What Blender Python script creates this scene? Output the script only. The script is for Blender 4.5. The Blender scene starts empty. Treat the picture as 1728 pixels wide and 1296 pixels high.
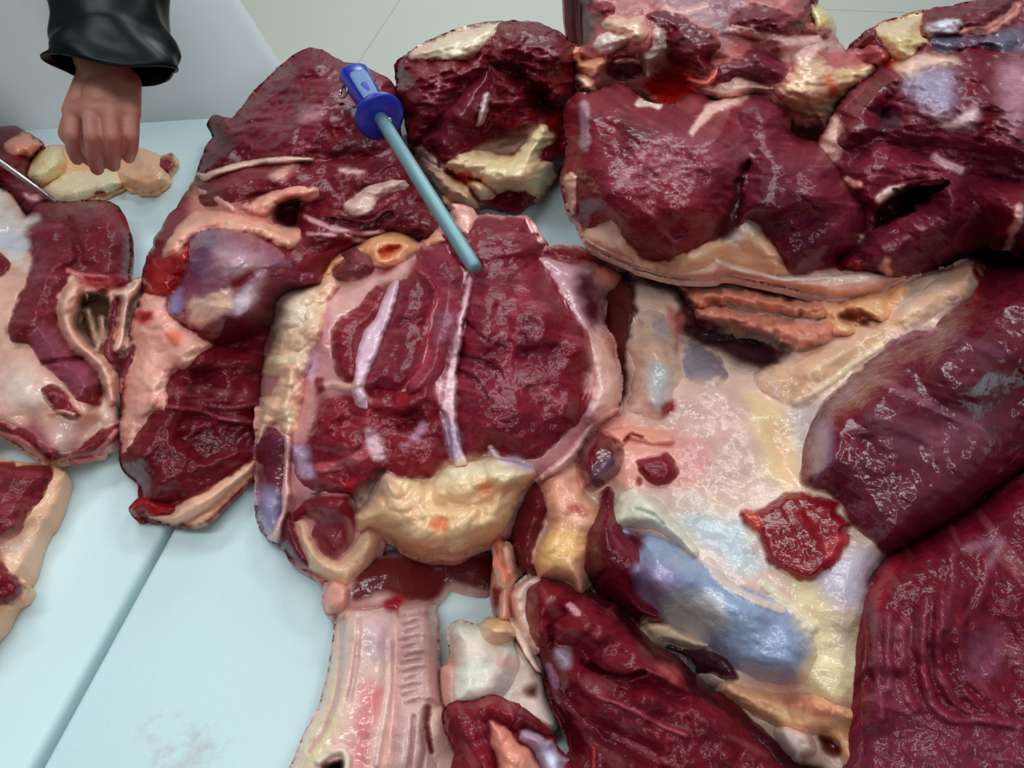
import bpy, bmesh, math, random
import numpy as np
from mathutils import Vector, Matrix
from mathutils.geometry import delaunay_2d_cdt

# ------------------------------------------------------------------ camera, light, exposure
SC = bpy.context.scene
COL = SC.collection
FPX, PITCH, ROLL, CAMH = 1330.0, math.radians(48.5), math.radians(-4.0), 0.58
_R0 = np.array([1.0, 0, 0]); _U0 = np.array([0, math.sin(PITCH), math.cos(PITCH)]); _F = np.array([0, math.cos(PITCH), -math.sin(PITCH)])
_R = math.cos(ROLL) * _R0 + math.sin(ROLL) * _U0
_U = -math.sin(ROLL) * _R0 + math.cos(ROLL) * _U0
cd = bpy.data.cameras.new('camera'); cam = bpy.data.objects.new('camera', cd); COL.objects.link(cam)
cam.matrix_world = Matrix(((_R[0], _U[0], -_F[0], 0), (_R[1], _U[1], -_F[1], 0), (_R[2], _U[2], -_F[2], CAMH), (0, 0, 0, 1)))
cd.sensor_fit = 'HORIZONTAL'; cd.sensor_width = 36.0; cd.lens = FPX * 36.0 / 1728.0; cd.clip_start = 0.01
SC.camera = cam
SC.view_settings.view_transform = 'Standard'; SC.view_settings.look = 'None'
SC.view_settings.gamma = 1.0; SC.view_settings.use_curve_mapping = False
SC.view_settings.exposure = 0.0
w = bpy.data.worlds.new('room_light'); SC.world = w; w.use_nodes = True
w.node_tree.nodes['Background'].inputs[0].default_value = (0.80, 0.93, 1.0, 1)
w.node_tree.nodes['Background'].inputs[1].default_value = 0.15
def area(name, loc, size, energy, color=(0.86, 0.97, 1.0), target=(0, 0.6, 0)):
    l = bpy.data.lights.new(name, 'AREA'); l.shape = 'RECTANGLE'; l.size, l.size_y = size; l.energy = energy; l.color = color
    o = bpy.data.objects.new(name, l); COL.objects.link(o); o.location = loc
    o.rotation_euler = (Vector(target) - Vector(loc)).to_track_quat('-Z', 'Y').to_euler()
    return o
area('tube_or_fill_light', (-0.8, 1.95, 1.9), (1.2, 0.22), 14)
area('tube_or_fill_light', (0.8, 1.95, 1.9), (1.2, 0.22), 14)
area('tube_or_fill_light', (-0.6, 0.35, 1.9), (1.2, 0.22), 11.5, target=(-.6, .5, 0))
area('tube_or_fill_light', (0.9, 0.35, 1.9), (1.2, 0.22), 7, target=(.6, .5, 0))
area('tube_or_fill_light', (0.5, -1.1, 1.9), (1.2, 0.22), 7, target=(-.4, 1.0, .1))  # unseen fill light, added to brighten the apron
area('tube_or_fill_light', (0.4, 4.6, 1.9), (2.4, 1.2), 72, target=(0.2, 3.6, -.85))  # unseen fill light, added to brighten the floor beyond the table

rng = np.random.RandomState(7); random.seed(7)

# ------------------------------------------------------------------ geometry of the view: pixel -> place at a height
def rays(P):
    P = np.asarray(P, float).reshape(-1, 2)
    x = (P[:, 0] - 864) / FPX; y = (648 - P[:, 1]) / FPX
    return _F[None] + x[:, None] * _R[None] + y[:, None] * _U[None]
def at_z(P, z):
    d = rays(P); t = (CAMH - np.asarray(z, float)) / -d[:, 2]
    return np.array([0, 0, CAMH]) + d * t[:, None]
def at_y(u, v, Y):
    d = rays([(u, v)])[0]; t = Y / d[1]
    return Vector((d[0] * t, Y, CAMH + d[2] * t))
def atz(u, v, z): return Vector(at_z([(u, v)], z)[0])

# ------------------------------------------------------------------ noise
_perm = rng.rand(512, 512)
def vnoise(x, y):
    xi = np.floor(x).astype(int); yi = np.floor(y).astype(int)
    fx = x - xi; fy = y - yi; fx = fx * fx * fx * (fx * (fx * 6 - 15) + 10); fy = fy * fy * fy * (fy * (fy * 6 - 15) + 10)
    a = _perm[xi & 511, yi & 511]; b = _perm[(xi + 1) & 511, yi & 511]; c = _perm[xi & 511, (yi + 1) & 511]; d = _perm[(xi + 1) & 511, (yi + 1) & 511]
    return ((a + (b - a) * fx) * (1 - fy) + (c + (d - c) * fx) * fy) * 2 - 1
def fbm(x, y, o=3):
    s = 0; a = 1; n = 0
    for k in range(o):
        s = s + a * vnoise(x * 2 ** k + 17.3 * k, y * 2 ** k + 9.1 * k); n += a; a *= .5
    return s / n

def billow(x, y, k):
    """rounded lumps with creases between them: distance to scattered points"""
    wx = x + .010 * fbm(x * 50, y * 50 + 4, 2); wy = y + .010 * fbm(x * 50 + 7, y * 50, 2)
    px, py = wx * k, wy * k; ix, iy = np.floor(px).astype(int), np.floor(py).astype(int); best = np.full(len(px), 9.0)
    for dx in (-1, 0, 1):
        for dy in (-1, 0, 1):
            cx, cy = ix + dx, iy + dy; a = _perm[cx & 511, cy & 511]; b = _perm[(cx + 77) & 511, (cy + 131) & 511]
            best = np.minimum(best, (cx + a - px) ** 2 + (cy + b - py) ** 2)
    return .5 - np.minimum(best, 1.0) * 1.1

# ------------------------------------------------------------------ polygon helpers
def smooth_poly(pts, step=5.0, closed=True):
    p = np.asarray(pts, float); n = len(p); out = []
    rngk = range(n) if closed else range(n - 1)
    for i in rngk:
        if closed: p0, p1, p2, p3 = p[i - 1], p[i], p[(i + 1) % n], p[(i + 2) % n]
        else: p0, p1, p2, p3 = p[max(i - 1, 0)], p[i], p[i + 1], p[min(i + 2, n - 1)]
        m = max(1, int(round(np.linalg.norm(p2 - p1) / step)))
        for k in range(m):
            t = k / m; t2 = t * t; t3 = t2 * t; m1 = (p2 - p0) * .4; m2 = (p3 - p1) * .4
            out.append((2 * t3 - 3 * t2 + 1) * p1 + (t3 - 2 * t2 + t) * m1 + (-2 * t3 + 3 * t2) * p2 + (t3 - t2) * m2)
    if not closed: out.append(p[-1])
    return np.array(out)
def area2(p): x, y = p[:, 0], p[:, 1]; return np.sum(x * np.roll(y, -1) - np.roll(x, -1) * y)
def inside(P, poly):
    x, y = P[:, 0], P[:, 1]; r = np.zeros(len(P), bool); q = np.roll(poly, -1, 0)
    for (x1, y1), (x2, y2) in zip(poly, q):
        if y1 == y2: continue
        c = ((y1 > y) != (y2 > y)) & (x < (x2 - x1) * (y - y1) / (y2 - y1) + x1)
        r ^= c
    return r
def seg_dist(P, a, b):
    """distances P x segments, and the parameter"""
    d = b - a; L = (d * d).sum(1) + 1e-9
    t = ((P[:, None, 0] - a[None, :, 0]) * d[None, :, 0] + (P[:, None, 1] - a[None, :, 1]) * d[None, :, 1]) / L[None]
    t = np.clip(t, 0, 1)
    dx = P[:, None, 0] - (a[None, :, 0] + t * d[None, :, 0]); dy = P[:, None, 1] - (a[None, :, 1] + t * d[None, :, 1])
    return np.sqrt(dx * dx + dy * dy), t
def poly_sd(P, poly, far=1e3):
    """signed distance, positive inside; only near the polygon's box"""
    out = np.full(len(P), -far)
    lo, hi = poly.min(0) - 30, poly.max(0) + 30
    m = ((P >= lo) & (P <= hi)).all(1)
    if m.any():
        Q = P[m]; res = np.empty(len(Q))
        for s in range(0, len(Q), 20000):
            q = Q[s:s + 20000]; D, _ = seg_dist(q, poly, np.roll(poly, -1, 0)); d = D.min(1)
            res[s:s + 20000] = np.where(inside(q, poly), d, -d)
        out[m] = res
    return out
def sstep(a, b, x): t = np.clip((x - a) / (b - a), 0, 1); return t * t * (3 - 2 * t)
def dome(t): t = np.clip(t, 0, 1); return np.sqrt(np.clip(1 - (1 - t) ** 2, 0, 1))
def swell(t): t = np.clip(t, 0, 1); return .65 * (1 - (1 - t) ** 2) + .35 * t * t * (3 - 2 * t)
def lin(c): c = np.asarray(c, float) / 255; return np.where(c <= .04045, c / 12.92, ((c + .055) / 1.055) ** 2.4)

def tcol(c):
    """tissue colour: lean red tones are deeper than they look under the wet sheen"""
    l = lin(c); k = min(1, max(0, (125 - c[1]) / 60))
    return l * (1 - k + k * np.array([.68, .46, .53]))
def ZF(ox, oy, k=3.456):
    def f(s): return [(ox + float(a) / k, oy + float(b) / k) for a, b in (q.split(',') for q in s.split())]
    return f
Z1, Z2, Z3, Z4, Z5, Z6, Z7, Z8 = ZF(0, 0), ZF(300, 50), ZF(600, 0), ZF(900, 0), ZF(1228, 0), ZF(0, 300), ZF(180, 300), ZF(400, 350)
Y1, Y2, Y3, Y4, Y5, Y6, Y7, Y8 = ZF(700, 350), ZF(940, 200), ZF(1228, 250), ZF(1000, 450), ZF(1228, 550), ZF(0, 600), ZF(400, 650), ZF(800, 700)
X1, X2, X3, X4, X5 = ZF(1228, 800), ZF(450, 921), ZF(800, 921), ZF(1228, 921), ZF(0, 921)
PX = ZF(0, 0, 1.0)

# ------------------------------------------------------------------ materials
def nodes_of(name):
    m = bpy.data.materials.new(name); m.use_nodes = True; nt = m.node_tree
    return m, nt, nt.nodes['Principled BSDF'], nt.nodes, nt.links
def plain(name, rgb, rough=.5, metal=0.0, bump=0.0, bscale=80, spec=.5, mott=0.0, coat=0.0):
    m, nt, b, N, L = nodes_of(name)
    c = tuple(lin(rgb)) + (1,)
    b.inputs['Base Color'].default_value = c; b.inputs['Roughness'].default_value = rough; b.inputs['Metallic'].default_value = metal
    b.inputs['Specular IOR Level'].default_value = spec; b.inputs['Coat Weight'].default_value = coat; b.inputs['Coat Roughness'].default_value = .15
    tc = N.new('ShaderNodeTexCoord'); nz = N.new('ShaderNodeTexNoise'); nz.inputs['Scale'].default_value = bscale; nz.inputs['Detail'].default_value = 4
    L.new(tc.outputs['Object'], nz.inputs['Vector'])
    if mott:
        mx = N.new('ShaderNodeMix'); mx.data_type = 'RGBA'; mx.blend_type = 'MULTIPLY'; mx.inputs['Factor'].default_value = mott
        mx.inputs['A'].default_value = c; L.new(nz.outputs['Color'], mx.inputs['B']); L.new(mx.outputs['Result'], b.inputs['Base Color'])
    if bump:
        bp = N.new('ShaderNodeBump'); bp.inputs['Strength'].default_value = bump; bp.inputs['Distance'].default_value = .002
        L.new(nz.outputs['Fac'], bp.inputs['Height']); L.new(bp.outputs['Normal'], b.inputs['Normal'])
    return m
def tissue(name, rough, fibre, grain, sss, coat, mott=.25, spec=.3):
    m, nt, b, N, L = nodes_of(name)
    at = N.new('ShaderNodeAttribute'); at.attribute_name = 'col'
    fu = N.new('ShaderNodeAttribute'); fu.attribute_name = 'fuv'
    tc = N.new('ShaderNodeTexCoord')
    n1 = N.new('ShaderNodeTexNoise'); n1.inputs['Scale'].default_value = 1.0; n1.inputs['Detail'].default_value = 3; n1.inputs['Roughness'].default_value = .6
    L.new(fu.outputs['Vector'], n1.inputs['Vector'])
    n2 = N.new('ShaderNodeTexNoise'); n2.inputs['Scale'].default_value = 130; n2.inputs['Detail'].default_value = 3
    L.new(tc.outputs['Object'], n2.inputs['Vector'])
    n3 = N.new('ShaderNodeTexNoise'); n3.inputs['Scale'].default_value = 420; n3.inputs['Detail'].default_value = 2
    L.new(tc.outputs['Object'], n3.inputs['Vector'])
    # colour: attribute times gentle mottling along the fibre
    ad = N.new('ShaderNodeMath'); ad.operation = 'ADD'; L.new(n1.outputs['Fac'], ad.inputs[0]); L.new(n2.outputs['Fac'], ad.inputs[1])
    mr = N.new('ShaderNodeMapRange'); mr.inputs['From Min'].default_value = .6; mr.inputs['From Max'].default_value = 1.4
    mr.inputs['To Min'].default_value = 1 - mott; mr.inputs['To Max'].default_value = 1 + mott; L.new(ad.outputs[0], mr.inputs['Value'])
    vm = N.new('ShaderNodeVectorMath'); vm.operation = 'SCALE'; L.new(at.outputs['Color'], vm.inputs[0]); L.new(mr.outputs[0], vm.inputs['Scale'])
    L.new(vm.outputs[0], b.inputs['Base Color'])
    # roughness breaks up so that the wet glints are small
    r2 = N.new('ShaderNodeMapRange'); r2.inputs['From Min'].default_value = .35; r2.inputs['From Max'].default_value = .65
    r2.inputs['To Min'].default_value = max(.08, rough - .12); r2.inputs['To Max'].default_value = rough + .2; L.new(n2.outputs['Fac'], r2.inputs['Value']); L.new(r2.outputs[0], b.inputs['Roughness'])
    b1 = N.new('ShaderNodeBump'); b1.inputs['Strength'].default_value = fibre; b1.inputs['Distance'].default_value = .0022; L.new(n1.outputs['Fac'], b1.inputs['Height'])
    b2 = N.new('ShaderNodeBump'); b2.inputs['Strength'].default_value = grain; b2.inputs['Distance'].default_value = .0028; L.new(n2.outputs['Fac'], b2.inputs['Height']); L.new(b1.outputs['Normal'], b2.inputs['Normal'])
    b3 = N.new('ShaderNodeBump'); b3.inputs['Strength'].default_value = min(1, grain * 2.2); b3.inputs['Distance'].default_value = .0010; L.new(n3.outputs['Fac'], b3.inputs['Height']); L.new(b2.outputs['Normal'], b3.inputs['Normal'])
    L.new(b3.outputs['Normal'], b.inputs['Normal'])
    b.inputs['Specular IOR Level'].default_value = spec
    b.inputs['Coat Weight'].default_value = coat; b.inputs['Coat Roughness'].default_value = .07; c1 = N.new('ShaderNodeBump'); c1.inputs['Strength'].default_value = .55; c1.inputs['Distance'].default_value = .0010 * (.4 + fibre); L.new(n1.outputs['Fac'], c1.inputs['Height'])
    c2 = N.new('ShaderNodeBump'); c2.inputs['Strength'].default_value = .4; c2.inputs['Distance'].default_value = .0016; L.new(n2.outputs['Fac'], c2.inputs['Height']); L.new(c1.outputs['Normal'], c2.inputs['Normal']); L.new(c2.outputs['Normal'], b.inputs['Coat Normal'])
    if sss:
        b.inputs['Subsurface Weight'].default_value = sss; b.inputs['Subsurface Radius'].default_value = (1, .35, .2); b.inputs['Subsurface Scale'].default_value = .006
    return m
MAT = {
    'm': tissue('lean_meat', .50, .60, .22, .0, .43, .20, .08),
    'f': tissue('soft_fat', .42, .06, .20, .0, .60, .05, .2),
    'b': tissue('silverskin', .34, .20, .20, .0, .80, .06, .15),
    'c': tissue('cartilage', .30, .08, .14, .0, .35, .04, .3),
}

# colours of the tissues, as sRGB
LEAN, DARK, PURP, MAUV, BRI = (128, 30, 44), (98, 20, 33), (122, 46, 62), (150, 76, 92), (176, 18, 26)
FAT, FATP, CRM, YEL, MEM, BLUE, LIL = (232, 174, 124), (226, 166, 146), (232, 202, 156), (226, 205, 146), (226, 200, 184), (172, 188, 214), (200, 164, 180)
GAIN = np.array([1.30, 1.14, 1.12])

# ------------------------------------------------------------------ a piece of meat: relief over its traced outline
def lobe(name, pts, col, mat='m', amp=.010, w=34, ang=20, rag=2.0, sink=.0015, rough=.0012, lift=0.0, label=None, soft=None, grow=3.0, on=False):
    if soft is None: soft = 3.0 if rag <= .5 else 7.0
    return dict(soft=soft, grow=grow, on=on, op='lobe', name=name, pts=pts, col=col, mat=mat, amp=amp, w=w, ang=ang, rag=rag, sink=sink, rough=rough, lift=lift, label=label)
def stroke(pts, width, col=None, dz=0.0, soft=.5, a=1.0): return dict(op='stroke', pts=pts, width=width, col=col, dz=dz, soft=soft, a=a)
def paint(pts, col, soft=8, a=1.0, dz=0.0, rag=5.0): return dict(op='paint', pts=pts, col=col, soft=soft, a=a, dz=dz, rag=rag)

def shepard(P, cps):
    c = np.array(cps, float); D2 = ((P[:, None, :] - c[None, :, :2]) ** 2).sum(2) + 60.0
    W = 1 / D2 ** 1.5
    return (W * c[None, :, 2]).sum(1) / W.sum(1)

def field(P, pc):
    """height of the piece's own surface without its lobes"""
    z = shepard(P, pc['h'])
    o = pc['_edge']; a, b, f = o
    e = np.empty(len(P))
    for s in range(0, len(P), 12000):
        D, _ = seg_dist(P[s:s + 12000], a, b)
        e[s:s + 12000] = (f[None] + (1 - f[None]) * dome(D / pc['w'])).min(1)
    z = z * e
    G = at_z(P, 0.05); x, y = G[:, 0] + pc['seed'], G[:, 1] + 3.1 * pc['seed']
    z = z + pc['lump'] * (fbm(x * 26, y * 26, 3)) * np.clip(e, .1, 1) + pc['lump'] * .28 * fbm(x * 110, y * 110, 2)
    return z, x, y
def apply_ops(P, ops, z, col, x, y, base=False, lobes_cut=False):
    for o in ops:
        if o['op'] == 'lobe':
            if base:
                d = poly_sd(P, o['_poly']); z = z - .005 * sstep(3, 12, d)
        elif o['op'] == 'stroke':
            pl = o['_pl']; lo, hi = pl.min(0) - 40, pl.max(0) + 40; m = ((P >= lo) & (P <= hi)).all(1)
            if not m.any(): continue
            Q = P[m]; D, _ = seg_dist(Q, pl[:-1], pl[1:]); k = D.argmin(1); d = D[np.arange(len(Q)), k]
            wd = o['_w'][k] * (1 + .35 * fbm(x[m] * 90, y[m] * 90, 2))
            wt = 1 - sstep(wd * (1 - o['soft']), wd * (1 + o['soft']), d)
            z[m] += o['dz'] * wt
            if o['col'] is not None: wt = (wt * o['a'])[:, None]; col[m] = col[m] * (1 - wt) + tcol(o['col']) * wt
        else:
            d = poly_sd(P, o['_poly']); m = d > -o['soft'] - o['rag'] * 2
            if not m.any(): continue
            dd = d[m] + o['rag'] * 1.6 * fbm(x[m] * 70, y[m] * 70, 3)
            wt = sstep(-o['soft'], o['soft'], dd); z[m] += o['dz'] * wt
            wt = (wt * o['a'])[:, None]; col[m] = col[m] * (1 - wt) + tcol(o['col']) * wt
    return z, col

def mesh_over(poly, step):
    lo, hi = poly.min(0), poly.max(0)
    gx = np.arange(lo[0], hi[0], step); gy = np.arange(lo[1], hi[1], step * .866)
    X, Yg = np.meshgrid(gx, gy); X = X + (np.arange(len(gy)) % 2)[:, None] * step * .5
    G = np.stack([X.ravel(), Yg.ravel()], 1) + rng.uniform(-.12, .12, (X.size, 2)) * step
    d = poly_sd(G, poly); G = G[d > step * .55]
    n = len(poly)
    V = [Vector(p) for p in np.concatenate([poly, G])]
    r = delaunay_2d_cdt(V, [(i, (i + 1) % n) for i in range(n)], [], 1, 1e-5)
    P = np.array([(v.x, v.y) for v in r[0]]); T = np.array([f for f in r[2] if len(f) == 3], int)
    # make every triangle face the viewer's way (pixel y runs down)
    a, b, c = P[T[:, 0]], P[T[:, 1]], P[T[:, 2]]
    s = (b[:, 0] - a[:, 0]) * (c[:, 1] - a[:, 1]) - (b[:, 1] - a[:, 1]) * (c[:, 0] - a[:, 0])
    T[s > 0] = T[s > 0][:, ::-1]
    return P, T

def solid(name, P, T, z, col, fuv, zbot, mat, parent, origin, drop=None, shrink=(.985, .95)):
    top = at_z(P, z)
    E = np.concatenate([T[:, [0, 1]], T[:, [1, 2]], T[:, [2, 0]]]); n = len(P)
    key = E[:, 0].astype(np.int64) * n + E[:, 1]; rev = E[:, 1].astype(np.int64) * n + E[:, 0]
    B = E[~np.isin(key, rev)]
    bv = np.unique(B); idx = -np.ones(n, int); idx[bv] = np.arange(len(bv)); nb = len(bv)
    cen = top[bv].mean(0)
    r1 = top[bv].copy(); r1[:, :2] = cen[:2] + (r1[:, :2] - cen[:2]) * shrink[0]
    r2 = top[bv].copy(); r2[:, :2] = cen[:2] + (r2[:, :2] - cen[:2]) * shrink[1]
    zb = np.minimum(top[bv, 2] - .002, zbot) if drop is None else np.maximum(top[bv, 2] - drop, .001)
    r1[:, 2] = zb + (top[bv, 2] - zb) * .45; r2[:, 2] = zb
    V = np.concatenate([top, r1, r2, [[cen[0], cen[1], float(np.mean(zb))]]])
    a, b = B[:, 0], B[:, 1]; a1, b1 = n + idx[a], n + idx[b]; a2, b2 = a1 + nb, b1 + nb; c = np.full(len(a), len(V) - 1)
    F = [T, np.stack([b, a, a1], 1), np.stack([b, a1, b1], 1), np.stack([b1, a1, a2], 1), np.stack([b1, a2, b2], 1)]
    F = np.concatenate(F)
    V = V - np.array(origin)[None]
    me = bpy.data.meshes.new(name)
    me.vertices.add(len(V)); me.vertices.foreach_set('co', V.ravel())
    me.loops.add(len(F) * 3); me.loops.foreach_set('vertex_index', F.ravel().astype(np.int32))
    me.polygons.add(len(F)); me.polygons.foreach_set('loop_start', np.arange(0, len(F) * 3, 3, dtype=np.int32)); me.polygons.foreach_set('loop_total', np.full(len(F), 3, np.int32))
    me.polygons.foreach_set('use_smooth', np.ones(len(F), bool))
    me.update(calc_edges=True)
    ext = lambda A: np.concatenate([A, A[bv], A[bv], A[bv].mean(0)[None]])
    ca = me.attributes.new('col', 'FLOAT_COLOR', 'POINT'); C4 = np.ones((len(V), 4)); C4[:, :3] = ext(np.clip(col, 0.002, .9)); ca.data.foreach_set('color', C4.ravel())
    fa = me.attributes.new('fuv', 'FLOAT_VECTOR', 'POINT'); fa.data.foreach_set('vector', ext(fuv).ravel())
    me.materials.append(MAT[mat])
    ob = bpy.data.objects.new(name, me); COL.objects.link(ob); ob.parent = parent
    return ob

def fibre_uv(P, z, ang, seed):
    G = at_z(P, z); c, s = math.cos(math.radians(ang)), math.sin(math.radians(ang))
    al = G[:, 0] * c - G[:, 1] * s; ac = G[:, 0] * s + G[:, 1] * c
    return np.stack([al * 90 + seed * 7, ac * 400, G[:, 2] * 60 + seed], 1)

def ragged(poly, amp, seed, grow=0.0):
    if amp <= 0 and not grow: return poly
    n = np.roll(poly, -1, 0) - np.roll(poly, 1, 0); n = np.stack([n[:, 1], -n[:, 0]], 1); n /= np.linalg.norm(n, axis=1)[:, None] + 1e-9
    k = fbm(poly[:, 0] * .07 + seed * 5, poly[:, 1] * .07, 3)
    k2 = fbm(poly[:, 0] * .2 + seed * 3, poly[:, 1] * .2, 2)
    return poly + n * (k * amp * 1.3 + k2 * amp * .7 + grow)[:, None]

PIECES = []
def piece(name, label, category, outline, col, h, ops, mat='m', w=60, fn=.12, ff=.75, zbot=.0008, lump=.0035, ang=20, step=4.0, rag=2.5, fedge=(), group=None, body='body', shrink=(.985, .95), gain=1.0):
    k = len(PIECES) + 1; seed = 1.37 * k
    pc = dict(h=h, w=w, lump=lump, seed=seed)
    poly = ragged(smooth_poly(outline, 6.0), rag, seed)
    if area2(poly) < 0: poly = poly[::-1].copy()      # in pixel space (y down) positive area = clockwise on screen
    nx = np.roll(poly, -1, 0) - poly; nrm = np.stack([nx[:, 1], -nx[:, 0]], 1); nrm /= np.linalg.norm(nrm, axis=1)[:, None] + 1e-9
    f = fn + (ff - fn) * sstep(-.5, .75, -nrm[:, 1])
    for (u, v, val, rad) in fedge:
        wt = np.exp(-((poly - (u, v)) ** 2).sum(1) / (2 * rad * rad)); f = f * (1 - wt) + val * wt
    ker = np.ones(7) / 7; f = np.convolve(np.concatenate([f[-3:], f, f[:3]]), ker, 'valid')
    pc['_edge'] = (poly, np.roll(poly, -1, 0), f)
    for i, o in enumerate(ops):
        if o['op'] == 'stroke':
            o['_pl'] = smooth_poly(o['pts'], 8.0, False)
            wv = np.atleast_1d(np.asarray(o['width'], float)); t = np.linspace(0, 1, len(o['_pl']) - 1)
            o['_w'] = np.interp(t, np.linspace(0, 1, len(wv)), wv) * .5
        else:
            q = smooth_poly(o['pts'], 5.0)
            if area2(q) < 0: q = q[::-1].copy()
            if o['op'] == 'lobe':
                q = ragged(q, o['rag'], seed + i, o['grow']); sd_ = poly_sd(q, poly); nm = sd_ < 9
                if nm.any():
                    D_, _t = seg_dist(q[nm], poly, np.roll(poly, -1, 0)); kk = D_.argmin(1); q[nm] = q[nm] + nrm[kk] * (np.clip(sd_[nm], -3, 9) + 1.6)[:, None]
            o['_poly'] = q
    # the thing itself
    cpix = poly.mean(0); org = at_z([cpix], 0.0)[0]; org[2] = max(0, zbot)
    t = bpy.data.objects.new(name, None); COL.objects.link(t); t.location = org; t.empty_display_size = .05
    t['label'] = label; t['category'] = category
    if group: t['group'] = group
    P, T = mesh_over(poly, step)
    z, x, y = field(P, pc)
    c = np.repeat(tcol(col)[None], len(P), 0)
    z, c = apply_ops(P, ops, z, c, x, y, base=True)
    c = c * GAIN[None] * gain * (1 + .16 * fbm(x * 45, y * 45, 3))[:, None]
    z = np.maximum(z, zbot + .002)
    solid(body, P, T, z, c, fibre_uv(P, z, ang, seed), zbot, mat, t, org, shrink=shrink)
    for i, o in enumerate(ops):
        if o['op'] != 'lobe': continue
        P, T = mesh_over(o['_poly'], 3.0 if len(o['_poly']) < 400 else 4.0)
        z, x, y = field(P, pc)
        d = poly_sd(P, o['_poly'])
        z = z + o['lift'] - o['sink'] + (o['amp'] + o['sink']) * swell(d / o['w'])
        if o['mat'] == 'f': nz = billow(x + i * .37, y, 40) + .4 * billow(x, y + i * .7, 95)
        else: nz = fbm(x * 60 + i * 3.7, y * 60, 3)
        z = z + o['rough'] * nz * 2 * np.clip(d / 8, 0, 1)
        tint = {'f': (1.0, .94, 1.06)}.get(o['mat'], (1, 1, 1))
        c = np.repeat((tcol(o['col']) * np.array(tint))[None], len(P), 0)
        # sub-fibre streaks of the muscle itself
        ca, sa = math.cos(math.radians(o['ang'])), math.sin(math.radians(o['ang']))
        al, ac = x * ca - y * sa, x * sa + y * ca
        if o['mat'] == 'm':
            k1 = fbm(al * 14 + i, ac * 90, 3); c = c * (1 + .20 * k1)[:, None]; z = z + .0005 * k1
            pale = sstep(.25, .7, fbm(al * 30 + 5 * i, ac * 130 + 3, 2))[:, None] * .12; c = c * (1 - pale) + lin((205, 130, 135)) * pale
        cb = np.repeat(tcol(col)[None], len(P), 0); _, cb = apply_ops(P, [q for q in ops[:i] if q['op'] != 'lobe'], z.copy(), cb, x, y)
        sf = o['soft']; wt = sstep(0, sf, d + sf * .9 * fbm(x * 120 + i, y * 120, 3))[:, None]; c = cb * (1 - wt) + c * wt
        z, c = apply_ops(P, [q for q in ops[i + 1:] if q['op'] != 'lobe'], z, c, x, y)
        c = c * GAIN[None] * gain * (1 + .14 * fbm(x * 50 + 9, y * 50, 3))[:, None]
        z = np.maximum(z, zbot + .001)
        ob = solid(o['name'], P, T, z, c, fibre_uv(P, z, o['ang'], seed + i), zbot, o['mat'], last if o['on'] else t, org, drop=.007, shrink=(.99, .97))
        if not o['on']: last = ob
        if o['label']: ob['label'] = o['label']
    PIECES.append(t)
    return t

# ------------------------------------------------------------------ general mesh helpers for the hard things
def link(name, bm, mat, parent=None, smooth=False, bevel=0.0):
    bmesh.ops.recalc_face_normals(bm, faces=bm.faces)
    me = bpy.data.meshes.new(name); bm.to_mesh(me); bm.free()
    if smooth: me.polygons.foreach_set('use_smooth', np.ones(len(me.polygons), bool))
    me.materials.append(mat); o = bpy.data.objects.new(name, me); COL.objects.link(o); o.parent = parent
    if bevel:
        b = o.modifiers.new('bevel', 'BEVEL'); b.width = bevel; b.segments = 3; b.limit_method = 'ANGLE'
    return o
def empty(name, loc=(0, 0, 0)):
    o = bpy.data.objects.new(name, None); COL.objects.link(o); o.location = loc; o.empty_display_size = .05; return o
def tag(o, label=None, cat=None, kind=None, group=None):
    for k, v in (('label', label), ('category', cat), ('kind', kind), ('group', group)):
        if v: o[k] = v
    return o
def prism(pts, z0, z1):
    bm = bmesh.new(); a = [bm.verts.new((x, y, z0)) for x, y in pts]; b = [bm.verts.new((x, y, z1)) for x, y in pts]
    n = len(pts); bm.faces.new(a[::-1]); bm.faces.new(b)
    for i in range(n): bm.faces.new((a[i], a[(i + 1) % n], b[(i + 1) % n], b[i]))
    return bm
def box(bm, c, s):
    r = bmesh.ops.create_cube(bm, size=1.0); bmesh.ops.scale(bm, vec=s, verts=r['verts']); bmesh.ops.translate(bm, vec=c, verts=r['verts'])
def frame_of(d):
    d = Vector(d).normalized(); a = Vector((0, 0, 1)) if abs(d.z) < .9 else Vector((1, 0, 0))
    r = d.cross(a).normalized(); return r, d.cross(r).normalized() * -1, d
def loft(rings, caps=True):
    """rings: list of lists of points"""
    bm = bmesh.new(); R = [[bm.verts.new(p) for p in r] for r in rings]; n = len(R[0])
    for A, Bq in zip(R, R[1:]):
        for i in range(n): bm.faces.new((A[i], A[(i + 1) % n], Bq[(i + 1) % n], Bq[i]))
    if caps: bm.faces.new(R[0][::-1]); bm.faces.new(R[-1])
    return bm
def ring(c, r, u, rx, ry, n=24, e=2.0, ph=0.0):
    out = []
    for i in range(n):
        a = 2 * math.pi * i / n + ph; ca, sa = math.cos(a), math.sin(a)
        q = (abs(ca) ** e + abs(sa) ** e) ** (-1 / e)
        out.append(Vector(c) + r * (ca * q * rx) + u * (sa * q * ry))
    return out

# ================================================================== the setting
TABLE_YAW = math.radians(0.0)
m_board = plain('white_polyethylene', (218, 238, 240), .38, bump=.12, bscale=160, mott=.0)
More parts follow.
